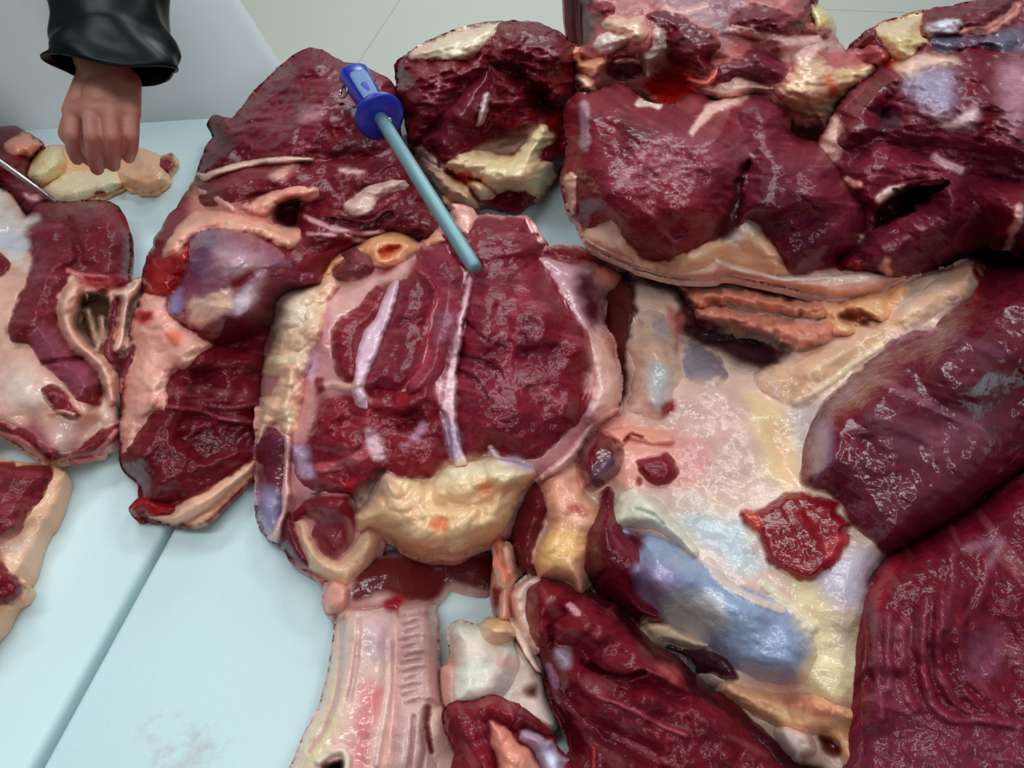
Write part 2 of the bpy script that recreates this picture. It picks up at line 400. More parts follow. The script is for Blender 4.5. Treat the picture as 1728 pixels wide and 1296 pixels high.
# faint blood smears on the boards: stains with their own shapes
nt = m_board.node_tree; N, L = nt.nodes, nt.links; bs = N['Principled BSDF']
tc = N.new('ShaderNodeTexCoord'); s1 = N.new('ShaderNodeTexNoise'); s1.inputs['Scale'].default_value = 9; s1.inputs['Detail'].default_value = 6; s1.inputs['Roughness'].default_value = .7
L.new(tc.outputs['Object'], s1.inputs['Vector'])
cr = N.new('ShaderNodeValToRGB'); cr.color_ramp.elements[0].position = .60; cr.color_ramp.elements[1].position = .78
cr.color_ramp.elements[0].color = tuple(lin((218, 238, 240))) + (1,); cr.color_ramp.elements[1].color = tuple(lin((196, 160, 165))) + (1,)
L.new(s1.outputs['Fac'], cr.inputs['Fac']); L.new(cr.outputs['Color'], bs.inputs['Base Color'])
m_steel = plain('brushed_steel', (170, 172, 172), .35, 1.0, .1, 200)
m_tile = plain('pale_glazed_tile', (212, 210, 196), .45, bump=.03, bscale=6, mott=.06)
m_grout = plain('grey_grout', (176, 182, 172), .8, bump=.2, bscale=60)

sa_, sb_ = atz(300, 862, 0), atz(60, 1296, 0)
sd = (sa_ - sb_).normalized(); yaw = math.atan2(sd.x, sd.y)               # the seam runs along the boards' long joint
far_mid = atz(330, 200, 0)
def tloc(a, b):     # table coordinates: a across, b along the seam, from the seam point
    p = Vector((sb_.x, sb_.y, 0)) + Vector((sd.y, -sd.x, 0)) * a + Vector((sd.x, sd.y, 0)) * b
    return (p.x, p.y)
bfar = (far_mid - sb_).dot(sd)
_fa, _fb = atz(235, 205, 0), atz(420, 193, 0)
def far_at(a):     # where the long side line meets the table's far edge
    p = Vector((*tloc(a, 0), 0)); e = (_fb - _fa).normalized(); n_ = Vector((-e.y, e.x, 0)); return (_fa - p).dot(n_) / sd.dot(n_)
def board(a0, a1, label):
    bm = prism([tloc(a0, -.45), tloc(a1, -.45), tloc(a1, far_at(a1)), tloc(a0, far_at(a0))], -.03, 0)
    return tag(link('cutting_board', bm, m_board, None, True, .006), label, 'cutting board')
board(-.62, -.0035, 'white plastic cutting board left of the long seam, under the hand')
board(.0035, 1.35, 'white plastic cutting board right of the long seam, under the big meat pile')
tb = empty('work_table', (0.3, .4, -.85)); tag(tb, 'steel butcher table carrying the white cutting boards', 'table')
def rel(bm, o): bmesh.ops.translate(bm, vec=-Vector(o), verts=bm.verts); return bm
O_ = (0.3, .4, -.85)
link('tabletop', rel(prism([tloc(-.64, -.47), tloc(1.37, -.47), tloc(1.37, far_at(1.37) + .01), tloc(-.64, far_at(-.64) + .01)], -.07, -.0305), O_), m_steel, tb)
for a, b in ((-.58, -.4), (1.3, -.4), (1.3, far_at(1.3) - .06), (-.58, far_at(-.58) - .06)):
    bm = bmesh.new(); x, y = tloc(a, b); box(bm, (x, y, -.46), (.045, .045, .779)); link('leg', rel(bm, O_), m_steel, tb)

# floor of big pale tiles with thin joints
fl = tag(link('floor', prism([(-4, -2), (5, -2), (5, 8), (-4, 8)], -.90, -.8520), m_grout), kind='structure')
ta, tb2 = atz(605, 105, -.85), atz(675, 0, -.85); td = (tb2 - ta).normalized(); tn = Vector((td.y, -td.x, 0))
TS = .8; bmt = prism([(-TS / 2 + .002, -TS / 2 + .002), (TS / 2 - .002, -TS / 2 + .002), (TS / 2 - .002, TS / 2 - .002), (-TS / 2 + .002, TS / 2 - .002)], -.006, 0)
tile0 = None; tyaw = math.atan2(td.y, td.x)
for i in range(-7, 7):
    for j in range(-9, 6):
        c = ta + tn * ((i + .5) * TS) + td * (j * TS + .22)
        if not (-3.6 < c.x < 4.6 and -1.6 < c.y < 7.6): continue
        if tile0 is None: tile0 = link('floor_tile', bmt, m_tile, fl); o = tile0
        else: o = tile0.copy(); COL.objects.link(o); o.parent = fl
        o.location = (c.x, c.y, -.85); o.rotation_euler = (0, 0, tyaw)

# ================================================================== the meat, back to front
# --- far back, left of the right-hand pile
piece('beef_neck_piece', 'ragged back piece with a bright red hollow and white gristle, at the top edge', 'meat',
    Z4('240,-90 262,0 300,110 305,240 200,300 195,360 240,420 260,540 330,570 480,540 640,560 720,640 850,640 920,600 1000,600 1190,640 1300,620 1480,740 1640,780 1728,850') +
    Z5('620,760 640,640 720,570 860,470 900,400 700,300 660,240 600,190 500,130 495,0 470,-90'),
    (176, 104, 100), [(1000, 40, .15), (1080, 50, .15), (1200, 60, .155), (1320, 40, .17), (1120, 140, .09), (1060, 150, .10), (1200, 120, .14), (1300, 130, .145), (1380, 140, .14), (1380, 200, .11), (980, 130, .115)], [
    paint(Z4('200,-100 330,-60 350,120 340,240 250,280 200,100'), (104, 32, 38), 8),
    paint(Z4('620,-60 1100,-60 1240,60 1160,240 1090,280 1080,180 960,120 830,60'), (150, 110, 118), 10),
    lobe('muscle', Z4('660,80 760,60 900,110 960,150 1050,190 1090,260 1050,330 1060,400 980,460 900,400 820,390 770,340 790,280 760,180 690,140'), (110, 26, 38), amp=.014, w=40, ang=70),
    lobe('muscle', Z4('1140,110 1180,50 1300,25 1420,50 1530,90 1600,0 1640,40 1630,110 1590,150 1700,190 1728,240 1600,210 1480,210 1380,240 1260,230 1160,170'), (118, 26, 40), amp=.013, ang=10, rough=.003),
    lobe('muscle', Z4('1040,470 1070,390 1190,350 1250,290 1340,270 1430,330 1490,400 1440,470 1330,490 1200,440 1160,490 1060,490'), (120, 44, 60), amp=.016, ang=30),
    lobe('fat', Z4('400,130 470,90 560,100 650,100 665,200 620,260 560,240 470,200'), (224, 176, 140), 'f', amp=.010, w=20),
    lobe('gristle', Z4('370,220 450,190 560,200 540,250 470,310 380,310 350,270'), (222, 196, 188), 'c', amp=.010, w=20),
    lobe('cartilage', Z4('700,180 760,165 780,300 740,370 690,400 700,470 650,480 640,380 630,330 690,270'), (232, 204, 192), 'c', amp=.016, w=22, rag=1),
    lobe('muscle', Z4('340,30 410,5 480,30 460,80 380,95 340,60'), (128, 14, 30), amp=.008, w=18),
    lobe('muscle', Z4('440,320 520,270 590,300 640,380 620,440 520,470 440,440 420,380'), (104, 22, 36), amp=.010, w=22, rough=.003),
    lobe('fat', Z4('200,310 250,270 290,350 400,340 430,370 390,430 320,440 260,410 200,370'), (236, 158, 118), 'f', amp=.012, w=18),
    lobe('fat', Z4('240,430 300,440 370,510 350,545 310,530 250,480'), (232, 186, 146), 'f', amp=.011, w=16),
    paint(Z4('640,500 700,450 820,390 900,410 960,450 930,540 840,590 740,600 680,560'), (214, 34, 22), 8, dz=-.010),
    lobe('fat', Z4('900,460 1000,465 1050,430 1080,380 1070,460 1000,510 930,490'), (232, 120, 88), 'f', amp=.008, w=12),
    lobe('fat', Z4('1430,470 1500,420 1500,330 1600,270 1728,260') + Z5('560,330 640,400 860,400 820,470 720,560 640,640 560,690 440,680 360,640 280,560 260,520 330,460'), (240, 184, 142), 'f', amp=.014, w=44, rough=.002, soft=12),
    paint(Z5('320,260 440,220 600,240 660,270 560,310 480,350 400,370 330,340'), (212, 170, 162), 10),
    paint(Z5('570,440 650,500 640,560 580,560'), (206, 110, 70), 8),
    paint(Z5('640,420 800,400 860,430 760,490 660,520'), (240, 196, 150), 10),
    lobe('membrane', Z4('930,540 1060,490 1180,440 1300,480 1420,520 1300,540 1160,600 1060,620 1000,600'), (222, 180, 164), 'b', amp=.008, w=22),
    stroke(Z4('1010,30 900,60 830,70 780,40'), 10, (200, 150, 140), .002),
    stroke(Z4('480,360 560,350 640,370 700,420'), 6, (214, 160, 146), .003),
    stroke(Z4('1160,170 1300,200 1440,230 1560,260 1660,230'), 12, (206, 166, 160), .003),
    ], w=70, fn=.55, ff=.8, lump=.006, rag=4, ang=15)

# --- the yellow fat seen over the back edge
piece('fat_trimming', 'small pale yellow fat lump behind the ragged back piece at the top edge', 'fat',
    Z4('1600,10 1660,20 1720,60 1760,130 1770,200 1700,230 1620,200 1590,100'), (232, 212, 160), [(1380, 30, .13), (1395, 60, .12)],
    [paint(Z4('1640,100 1700,90 1740,160 1680,180'), (216, 190, 120), 8)], 'f', w=20, fn=.5, ff=.7, step=3)

# --- upper right quarter
piece('beef_shoulder', 'purple shoulder piece with a bluish white film patch at the upper right corner', 'meat',
    PX('1395,105 1428,87 1457,61 1488,38 1517,32 1561,20 1619,9 1674,-6 1720,-14 1790,-10 1800,440 1728,440 1690,432 1640,430 1590,450 1549,470 1500,472 1440,460 1412,440 1436,424 1445,380 1420,320 1385,270 1380,240 1395,215 1408,190 1425,165 1455,130 1470,118 1405,115'),
    (128, 48, 62), [(1430, 95, .12), (1500, 60, .15), (1640, 35, .165), (1728, 40, .165), (1550, 140, .17), (1650, 180, .18), (1728, 200, .18), (1450, 190, .145), (1600, 300, .155), (1500, 300, .135), (1560, 360, .115), (1520, 420, .10), (1640, 350, .14), (1670, 400, .12), (1728, 360, .15), (1728, 420, .13), (1440, 440, .09)], [
    paint(Z5('1180,200 1320,190 1480,200 1640,170 1728,160 1728,300 1600,290 1480,270 1380,280 1300,310 1200,290'), (104, 104, 122), 10),
    lobe('muscle', Z5('690,300 740,240 790,200 900,130 1000,108 960,140 890,165 860,220 800,275 740,312'), (110, 26, 40), amp=.010, w=18, ang=30),
    lobe('fat_knob', Z5('880,170 920,140 1050,85 1150,65 1120,180 1170,240 1110,285 1060,330 980,345 930,300 900,250 870,210'), (238, 204, 142), 'f', amp=.022, w=34, rag=.6, rough=.0006),
    paint(Z5('890,130 1000,140 1130,70 1100,160 1000,200 900,190'), (236, 190, 158), 8),
    lobe('muscle', Z5('600,370 680,320 830,265 920,285 945,340 890,385 740,405 640,395'), (176, 92, 92), amp=.010, w=18),
    paint(Z5('660,360 720,350 730,400 680,400'), (140, 14, 26), 5), paint(Z5('820,310 900,320 880,350 810,340'), (120, 24, 36), 5),
    paint(Z5('880,350 960,340 1010,350 990,380 900,385'), (200, 60, 24), 6, dz=-.004),
    lobe('muscle', Z5('1125,150 1160,70 1350,28 1540,-10 1680,-40 1690,20 1640,90 1500,185 1380,195 1150,225 1118,195'), (112, 26, 42), amp=.020, w=30, ang=10),
    paint(Z5('1165,150 1250,125 1340,120 1330,170 1200,190 1160,180'), (206, 206, 216), 6),
    stroke(Z5('1380,190 1500,180 1620,110 1690,40'), 14, (216, 150, 140), .003),
    lobe('film', Z5('1180,220 1320,200 1480,210 1640,180 1690,230 1640,300 1500,280 1400,290 1250,300'), (96, 100, 124), 'b', amp=.010, w=24, ang=5),
    lobe('muscle', Z5('1040,560 1100,440 1190,390 1330,330 1360,250 1440,250 1560,290 1700,330 1900,350 1900,1100 1728,1080 1560,1060 1400,1010 1300,980 1200,960 1100,900 1000,880 900,800 880,700 960,600'), (122, 40, 60), amp=.018, w=70, ang=15),
    paint(Z5('1000,370 1180,330 1330,330 1370,380 1290,370 1160,410 1080,450 1010,420'), (222, 186, 162), 10),
    paint(Z5('1040,500 1100,430 1180,400 1300,420 1320,500 1300,600 1260,660 1180,620 1120,580'), (156, 150, 178), 26, .9),
    paint(Z5('1230,670 1320,700 1400,640 1460,610 1480,660 1420,720 1340,745 1260,720'), (206, 176, 182), 12),
    paint(Z5('1370,270 1480,270 1570,420 1540,560 1420,600 1340,520'), (122, 22, 46), 22),
    paint(Z5('1600,400 1728,360 1800,500 1728,720 1640,740 1600,640'), (170, 120, 136), 24),
    paint(Z5('1480,660 1560,640 1600,760 1560,860 1460,820'), (112, 14, 30), 14, dz=-.004),
    paint(Z5('880,650 960,640 1020,690 980,760 890,760'), (74, 46, 62), 12, dz=-.005),
    lobe('muscle', Z5('640,770 655,690 720,600 800,520 880,430 950,408 1020,450 1000,520 920,600 880,690 890,770 790,830 690,865 645,845'), (116, 34, 48), amp=.020, w=34, ang=60),
    lobe('muscle', Z5('700,1000 760,900 900,820 1050,850 1250,930 1360,990 1300,1030 1150,1040 1000,1060 900,1120 860,1200 780,1180 720,1100'), (132, 44, 62), amp=.012, w=40, ang=12),
    stroke(Z5('1210,920 1280,960 1360,990'), 14, (206, 160, 166), .003),
    lobe('muscle', Y3('830,480 1000,400 1180,280 1290,205 1430,260 1410,390 1320,520 1210,620 1060,720 960,745 850,725 650,700 720,610 790,530'), (112, 34, 52), amp=.022, w=50, ang=14),
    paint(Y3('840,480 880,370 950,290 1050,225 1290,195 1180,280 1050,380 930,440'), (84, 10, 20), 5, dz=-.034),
    stroke(Y3('880,300 940,250 1030,235'), 14, (226, 186, 176), .006), stroke(Y3('700,190 740,220 760,215'), 12, (220, 150, 140), .003),
    lobe('muscle', Y3('1430,260 1500,170 1728,190 1900,200 1900,640 1728,600 1660,560 1560,540 1530,420 1470,330'), (124, 34, 52), amp=.020, w=46, ang=70),
    stroke(Y3('1700,340 1690,440 1650,500 1640,580'), 14, (206, 150, 150), .004), paint(Y3('1540,430 1600,480 1640,520 1560,520'), (170, 26, 48), 6),
    stroke(Y3('580,640 660,570 760,520'), 14, (214, 160, 140), .005), paint(Y3('640,690 720,650 810,710 760,740 680,735'), (160, 24, 46), 6, dz=.004),
    paint(Y3('890,690 920,650 960,720 930,740'), (200, 150, 155), 6),
    stroke(Z5('560,640 620,760 570,850 620,900'), 22, (220, 176, 164), .0), 
    ], w=90, fn=.7, ff=.85, lump=.006, ang=15, fedge=[(1680, 440, .12, 70), (1780, 440, .12, 80), (1590, 455, .3, 50)])

# --- F: top centre piece with fat rim
piece('beef_chunk_with_fat', 'chopped dark red chunk with a cream fat dome, right of the blue handle', 'meat',
    Z3('245,360 330,295 430,240 560,180 700,145 830,130 1020,132 1150,175 1250,245 1330,330 1330,560 1260,700 1260,900 1150,1070 1040,1185 930,1245 780,1215 640,1200 500,1130 400,1010 320,870 290,700 240,560 238,450'),
    (112, 24, 38), [(700, 100, .125), (760, 70, .13), (860, 60, .14), (940, 80, .135), (720, 160, .12), (800, 170, .115), (880, 130, .12), (900, 200, .085), (950, 150, .10), (760, 250, .085), (840, 250, .06), (870, 290, .07), (800, 300, .065), (760, 310, .05), (860, 335, .02), (930, 260, .06), (940, 300, .03)], [
    lobe('fat_dome', Z3('325,345 350,300 430,240 560,180 700,142 830,132 800,210 740,290 660,345 560,355 440,350'), (234, 208, 168), 'f', amp=.016, w=30, rag=1),
    paint(Z3('325,340 370,290 430,260 430,340'), (230, 180, 160), 8),
    lobe('muscle', Z3('245,355 320,345 440,360 640,350 720,290 740,195 770,185 785,250 770,400 700,470 600,560 470,700 390,840 320,850 300,700 250,560 240,450'), (124, 30, 44), amp=.014, w=30, ang=10, rough=.004, rag=4),
    lobe('muscle', Z3('765,410 800,470 765,540 725,640 700,720 640,820 580,890 500,890 440,860 380,890 340,850 470,700 600,550 700,460'), (116, 36, 52), amp=.014, w=34, ang=52),
    lobe('muscle', Z3('790,260 800,190 850,135 1020,132 1150,178 1260,250 1275,400 1250,560 1210,640 1080,660 1060,720 960,765 830,745 735,790 780,640 810,480 775,390'), (118, 18, 34), amp=.014, w=40, ang=20, rough=.0035, rag=4),
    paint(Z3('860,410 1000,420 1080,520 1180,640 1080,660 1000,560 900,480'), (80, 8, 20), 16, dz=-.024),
    lobe('tendon', Z3('745,548 785,540 772,640 740,720 700,730 722,640'), (196, 170, 172), 'b', amp=.008, w=10, rag=1),
    paint(Z3('680,880 740,840 960,775 1060,725 1000,830 920,890 850,895 790,885'), (190, 150, 130), 6, dz=-.010),
    lobe('fat', Z3('520,960 620,900 700,880 780,890 850,900 940,890 1000,820 1060,730 1090,720 1160,770 1190,800 1130,850 1080,920 1160,950 1130,1040 1050,1130 980,1120 900,1110 810,1120 720,1060 640,1040'), (244, 202, 148), 'f', amp=.018, w=30, rough=.003, rag=3),
    lobe('fat', Z3('375,920 440,960 520,1000 640,1080 725,1195 640,1175 530,1190 470,1110 400,1010'), (244, 190, 146), 'f', amp=.016, w=24, rough=.003),
    lobe('fat', Z3('640,1040 720,1050 815,1120 800,1150 740,1160 680,1110'), (244, 196, 148), 'f', amp=.014, w=16),
    paint(Z3('580,1030 660,1010 690,1060 640,1080'), (206, 64, 30), 5, dz=-.006),
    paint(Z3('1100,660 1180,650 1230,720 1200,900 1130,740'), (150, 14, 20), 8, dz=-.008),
    stroke(Z3('380,890 470,960 500,980'), 14, (224, 190, 170), .003), stroke(Z3('455,860 480,920 490,970'), 6, (90, 12, 24), -.003),
    ], w=60, fn=.05, ff=.85, lump=.005, rag=3, ang=30)

# --- H: big rounded muscle with the pale lip
piece('beef_round', 'large rounded dark muscle with a pale folded lip, lying right of the bare board gap', 'meat',
    PX('946,300 955,262 955,222 952,180 972,158 995,157 1039,142 1062,148 1085,169 1108,177 1143,172 1160,158 1189,156 1207,170 1224,160 1276,150 1305,160 1330,185 1336,225 1363,236 1394,244 1412,266 1430,298 1450,325 1470,345 1472,372 1456,402 1440,424 1415,446 1465,455 1517,463 1552,462 1517,478 1459,500 1413,504 1373,498 1315,484 1228,467 1200,473 1142,471 1085,457 1035,436 989,413 975,387 957,347'),
    (132, 40, 54), [(965, 200, .12), (1000, 190, .135), (1100, 230, .155), (1200, 250, .16), (1050, 330, .15), (1150, 340, .155), (1150, 400, .125), (1250, 200, .14), (1320, 220, .14), (1380, 310, .14), (1300, 330, .145), (1300, 400, .115), (1400, 400, .11), (1400, 450, .09), (1000, 390, .095), (1100, 445, .085), (1250, 450, .088), (1400, 480, .082), (1540, 466, .085)], [
    paint(PX('940,360 975,375 990,400 1050,425 1120,448 1190,440 1215,425 1245,440 1300,455 1400,455 1570,440 1580,490 1450,520 1300,500 1140,485 1020,440 960,400'), (210, 170, 152), 4, rag=1),
    lobe('fat', PX('986,388 1036,370 1046,395 1086,437 1120,440 1180,415 1215,400 1240,385 1262,373 1282,386 1312,423 1332,462 1290,462 1240,452 1210,442 1190,456 1150,463 1110,456 1050,432 1000,407'), (230, 182, 138), 'f', amp=.004, w=22, rag=1, rough=.0006),
    paint(PX('988,388 1034,373 1046,397 1070,425 1030,420 1000,405'), (228, 184, 160), 8),
    paint(PX('1225,398 1262,374 1282,388 1262,398 1240,420'), (226, 206, 190), 8),
    lobe('muscle', PX('956,190 975,160 995,158 1040,143 1064,149 1085,171 1110,179 1143,176 1172,198 1205,188 1236,176 1252,212 1257,255 1266,278 1262,302 1246,334 1227,370 1200,400 1160,424 1110,437 1086,436 1061,411 1042,382 1036,368 1000,388 985,381 971,342 968,300 964,250 956,222'), (134, 38, 54), amp=.022, w=62, ang=62, rag=1.5),
    lobe('muscle', PX('1242,180 1276,154 1305,164 1330,190 1336,226 1365,242 1393,249 1411,270 1429,300 1444,325 1464,345 1464,385 1446,402 1424,430 1404,452 1342,466 1326,450 1311,420 1283,385 1263,372 1242,386 1248,340 1264,302 1258,250'), (126, 42, 60), amp=.020, w=52, ang=18, rag=1.5),
    paint(PX('1265,300 1330,310 1400,370 1420,430 1340,455 1300,400 1270,360'), (92, 20, 42), 22),
    paint(Z4('520,700 740,760 640,860 560,960 500,900 510,780'), (106, 12, 30), 10),
    paint(Z4('520,960 620,860 760,780 900,760 1000,780 1240,900 1220,960 1100,1000 900,1000 700,1060 560,1040'), (152, 74, 88), 26, .8),
    stroke(Z4('925,770 980,700 1060,620 1130,590 1210,540'), [10, 16, 20, 24], (222, 176, 166), .004),
    stroke(Z4('295,610 300,700 300,850'), 16, (180, 150, 160), .002, a=.7),
    stroke(Z4('620,600 680,600 730,620'), 12, (226, 200, 182), .003),
    paint(Z4('1500,680 1560,690 1680,740 1690,790 1620,830 1520,790'), (96, 14, 24), 8, dz=-.012),
    paint(Z4('1240,930 1270,950 1210,1060 1180,1060'), (132, 10, 24), 5, dz=-.006),
    stroke(Y2('1120,260 1050,400 1060,480 1010,600 970,660'), [10, 16, 30], (84, 24, 26), -.006, .8),
    paint(Z4('860,560 960,540 990,620 900,660 850,620'), (150, 70, 72), 8, dz=-.003),
    stroke(Z5('240,540 330,560 380,640 370,720'), 18, (180, 96, 96), .0), 
    lobe('fat_strand', Y2('50,360 80,310 125,340 118,420 105,560 75,520 55,440'), (228, 180, 152), 'f', amp=.006, w=12, rag=1),
    lobe('lip', PX('984,396 1000,407 1050,433 1110,452 1150,456 1190,452 1212,437 1240,448 1290,462 1320,469 1400,465 1480,462 1552,460 1517,479 1459,501 1413,504 1373,498 1315,484 1228,467 1200,473 1142,471 1085,457 1035,436 989,413'), (214, 174, 158), 'b', amp=.007, w=18, ang=8, rag=.5, lift=.001, rough=.0003, soft=5),
    stroke(PX('1210,440 1240,452 1290,464 1320,471 1400,468 1500,464'), 8, (228, 200, 186), .003),
    ], w=66, fn=.62, ff=.72, zbot=.062, lump=.004, rag=1.5, ang=50, shrink=(.975, .9))

# --- E: long left-centre quarter
piece('beef_hind_quarter', 'long ragged red quarter from under the blue handle down to a fat-rimmed tip', 'meat',
    PX('520,83 543,86 578,105 607,111 636,125 659,137 676,170 676,224 690,252 712,280 730,320 750,365 760,395 740,420 700,420 650,420 600,440 565,465 550,490 510,500 480,520 470,560 455,600 455,650 447,690 440,740 440,775 425,800 400,818 365,852 330,872 300,886 270,881 243,873 232,878 222,868 219,856 235,845 236,822 212,797 203,780 203,720 205,690 210,640 223,590 218,560 230,530 240,500 242,455 262,400 280,370 300,345 320,315 333,290 345,255 360,232 350,210 362,195 392,200 425,160 470,115 495,95'),
    (128, 38, 48), [(520, 100, .085), (560, 180, .095), (640, 180, .085), (450, 180, .065), (400, 250, .06), (500, 260, .085), (640, 260, .085), (500, 310, .08), (640, 330, .085), (720, 340, .07), (400, 330, .07), (330, 340, .045), (490, 365, .055), (400, 430, .105), (330, 430, .09), (280, 480, .06), (480, 430, .09), (560, 400, .075), (680, 390, .075), (400, 520, .085), (320, 600, .075), (430, 590, .05), (250, 600, .055), (350, 650, .038), (430, 650, .028), (280, 660, .06), (350, 720, .026), (410, 730, .020), (240, 760, .045), (250, 800, .036), (390, 795, .026), (330, 830, .030), (300, 860, .022)], [
    paint(Z2('120,880 240,900 300,980 420,1050 600,1060 740,1000 760,1100 700,1200 420,1180 100,1100 80,1000'), (196, 128, 118), 14),
    lobe('flap_muscle', PX('520,84 543,87 578,106 607,112 636,126 659,138 672,172 672,232 640,260 590,264 530,267 480,270 430,278 380,288 346,298 340,288 350,250 363,232 350,211 362,195 392,200 425,160 470,115 495,95'), (126, 40, 54), amp=.012, w=44, ang=14, rag=1.5),
    paint(Z2('720,470 850,470 840,540 780,550 720,520'), (196, 140, 150), 10, .7), paint(Z2('870,570 950,560 960,620 900,640 850,600'), (130, 16, 30), 8, dz=-.004),
    paint(Z2('950,650 1100,640 1140,700 1060,730 900,720'), (112, 44, 56), 10, dz=.006), paint(Z2('210,500 320,520 300,620 200,640 165,580'), (120, 24, 36), 6),
    paint(Z2('230,660 380,650 380,740 250,780'), (104, 16, 28), 12),
    lobe('muscle', PX('345,306 400,286 440,278 530,273 590,269 640,266 672,255 692,280 705,310 680,318 640,312 600,332 575,352 520,342 480,325 430,332 380,347 340,345 334,322'), (128, 40, 52), amp=.010, w=36, ang=10, rough=.002),
    lobe('tendon', PX('340,298 365,285 400,275 440,268 490,265 530,269 490,273 440,277 400,285 366,295 345,306'), (226, 182, 164), 'b', amp=.008, w=6, rag=.5, sink=.001),
    paint(Z2('950,820 1000,810 1080,830 1000,850'), (222, 180, 174), 6), paint(Z2('540,850 640,790 680,800 600,880'), (206, 150, 140), 10),
    lobe('silverskin', Z2('1010,980 1060,930 1150,880 1330,845 1345,920 1250,950 1180,990 1130,1060 1080,1090 1000,1085 945,1010'), (212, 178, 166), 'b', amp=.007, w=18, rough=.002),
    paint(Z2('1150,1000 1240,960 1300,980 1260,1020 1170,1040'), (150, 40, 60), 8),
    lobe('fat', Z2('370,1035 470,980 560,930 680,895 800,885 855,950 790,1005 650,1010 590,1050 500,1090 420,1070'), (226, 158, 132), 'f', amp=.010, w=24, rough=.003),
    lobe('fat', Z2('120,920 200,900 250,960 300,1010 330,1060 200,1010 120,960'), (222, 168, 156), 'f', amp=.006, w=14),
    paint(Z2('600,1020 700,1000 730,1060 720,1140 640,1150 560,1110'), (96, 34, 28), 8, dz=-.016),
    lobe('muscle', Z2('725,1010 850,1075 1000,1100 1130,1080 1280,1000 1400,950 1480,1080 1520,1160 1500,1260 1380,1240 1250,1200 1050,1230 800,1300 740,1260 700,1160'), (112, 26, 42), amp=.012, w=34, ang=16, rough=.003),
    stroke(Z2('800,1110 960,1130 1120,1150 1240,1080'), 14, (84, 10, 22), -.006), stroke(Z2('740,1090 850,1140 1010,1210'), 7, (196, 140, 146), .002),
    stroke(Z2('760,1190 900,1200 1100,1240'), 7, (186, 130, 140), .002), stroke(Z2('900,1150 1050,1190 1200,1180'), 6, (196, 150, 156), .001),
    paint(Z2('900,1220 1000,1220 1010,1260 920,1260'), (140, 12, 36), 6),
    lobe('fat_ridge', Z7('500,205 600,186 720,208 900,262 1100,292 1150,300 1110,390 1060,412 940,362 800,314 650,302 520,325 470,385 420,435 335,475 325,420 400,300'), (232, 164, 132), 'f', amp=.013, w=22, rough=.002),
    lobe('shank_muscle', Z7('500,340 620,298 780,308 900,358 1000,418 1090,478 1140,545 1260,565 1260,620 1140,650 1010,720 980,820 960,880 800,960 650,990 520,890 430,855 365,785 355,710 420,640 480,500 480,400'), (118, 40, 62), amp=.028, w=62, ang=24, rag=1),
    lobe('silverskin', Z7('505,350 620,308 780,318 900,368 1000,428 1080,490 1060,560 980,620 880,690 800,790 700,860 610,890 520,870 435,835 375,780 365,712 428,640 486,500 490,400'), (142, 86, 108), 'b', amp=.031, w=60, ang=24, rag=3, sink=-.004, on=True),
    paint(Z7('500,340 640,300 660,400 560,560 470,640 470,440'), (104, 70, 108), 16), paint(Z7('365,690 430,660 430,760 380,790'), (130, 140, 188), 10),
    paint(Z7('640,420 900,440 880,560 760,620 700,560'), (176, 140, 152), 20), paint(Z7('720,720 820,640 900,600 860,720 760,790'), (190, 172, 182), 18),
    paint(Z7('500,690 560,720 640,680 720,650 720,740 650,800 560,860 480,820'), (222, 180, 158), 10), paint(Z7('720,590 840,540 860,570 740,640'), (180, 60, 70), 8),
    paint(Z7('520,890 700,880 850,760 1010,680 1140,630 1200,660 1000,760 960,860 800,960 650,990'), (104, 14, 30), 10),
    lobe('blood_clot', Z7('270,470 340,445 470,385 482,480 425,640 370,692 220,665 228,540'), (178, 16, 24), 'b', amp=.010, w=26),
    lobe('fat', Z7('215,690 350,692 350,765 430,855 600,955 625,990 545,1040 480,1100 380,1150 350,1250 320,1330 200,1500 130,1650 100,1500 110,1300 140,1100 150,900 160,800'), (230, 164, 140), 'f', amp=.010, w=30, rough=.003),
    paint(Z7('160,770 260,780 240,850 170,830'), (180, 24, 34), 6), paint(Z7('340,900 420,900 420,960 360,960'), (216, 116, 90), 10),
    lobe('muscle', PX('283,637 318,617 335,590 370,575 420,565 455,560 452,620 440,680 436,740 425,772 380,805 335,828 290,848 255,848 236,838 234,812 217,796 204,778 209,752 232,715 240,695 268,683 278,670 276,655'), (112, 18, 34), amp=.014, w=46, ang=12, rag=1.5),
    stroke(Y6('960,300 1150,320 1300,370 1480,390'), 8, (150, 70, 80), .004, a=.6), stroke(Y6('1180,300 1320,310 1500,280'), 8, (140, 60, 70), .003, a=.5),
    paint(PX('300,735 400,725 425,755 340,775'), (96, 14, 26), 12, dz=-.006),
    lobe('fat', Y6('930,190 990,240 970,390 945,330 870,330 800,400 760,350 790,220'), (228, 158, 132), 'f', amp=.008, w=14),
    lobe('fat_rim', Y6('1490,600 1490,690 1360,810 1210,955 1085,990 945,975 840,930 990,920 1040,870 1200,795 1350,690'), (232, 176, 138), 'f', amp=.012, w=20, rag=1, rough=.0008),
    lobe('meat_curl', Y6('820,830 900,850 1020,880 1000,930 880,920 812,908 830,955 785,935 755,890'), (158, 28, 40), amp=.006, w=12, rag=.5),
    ], w=60, fn=.10, ff=.85, lump=.005, rag=2, ang=14)

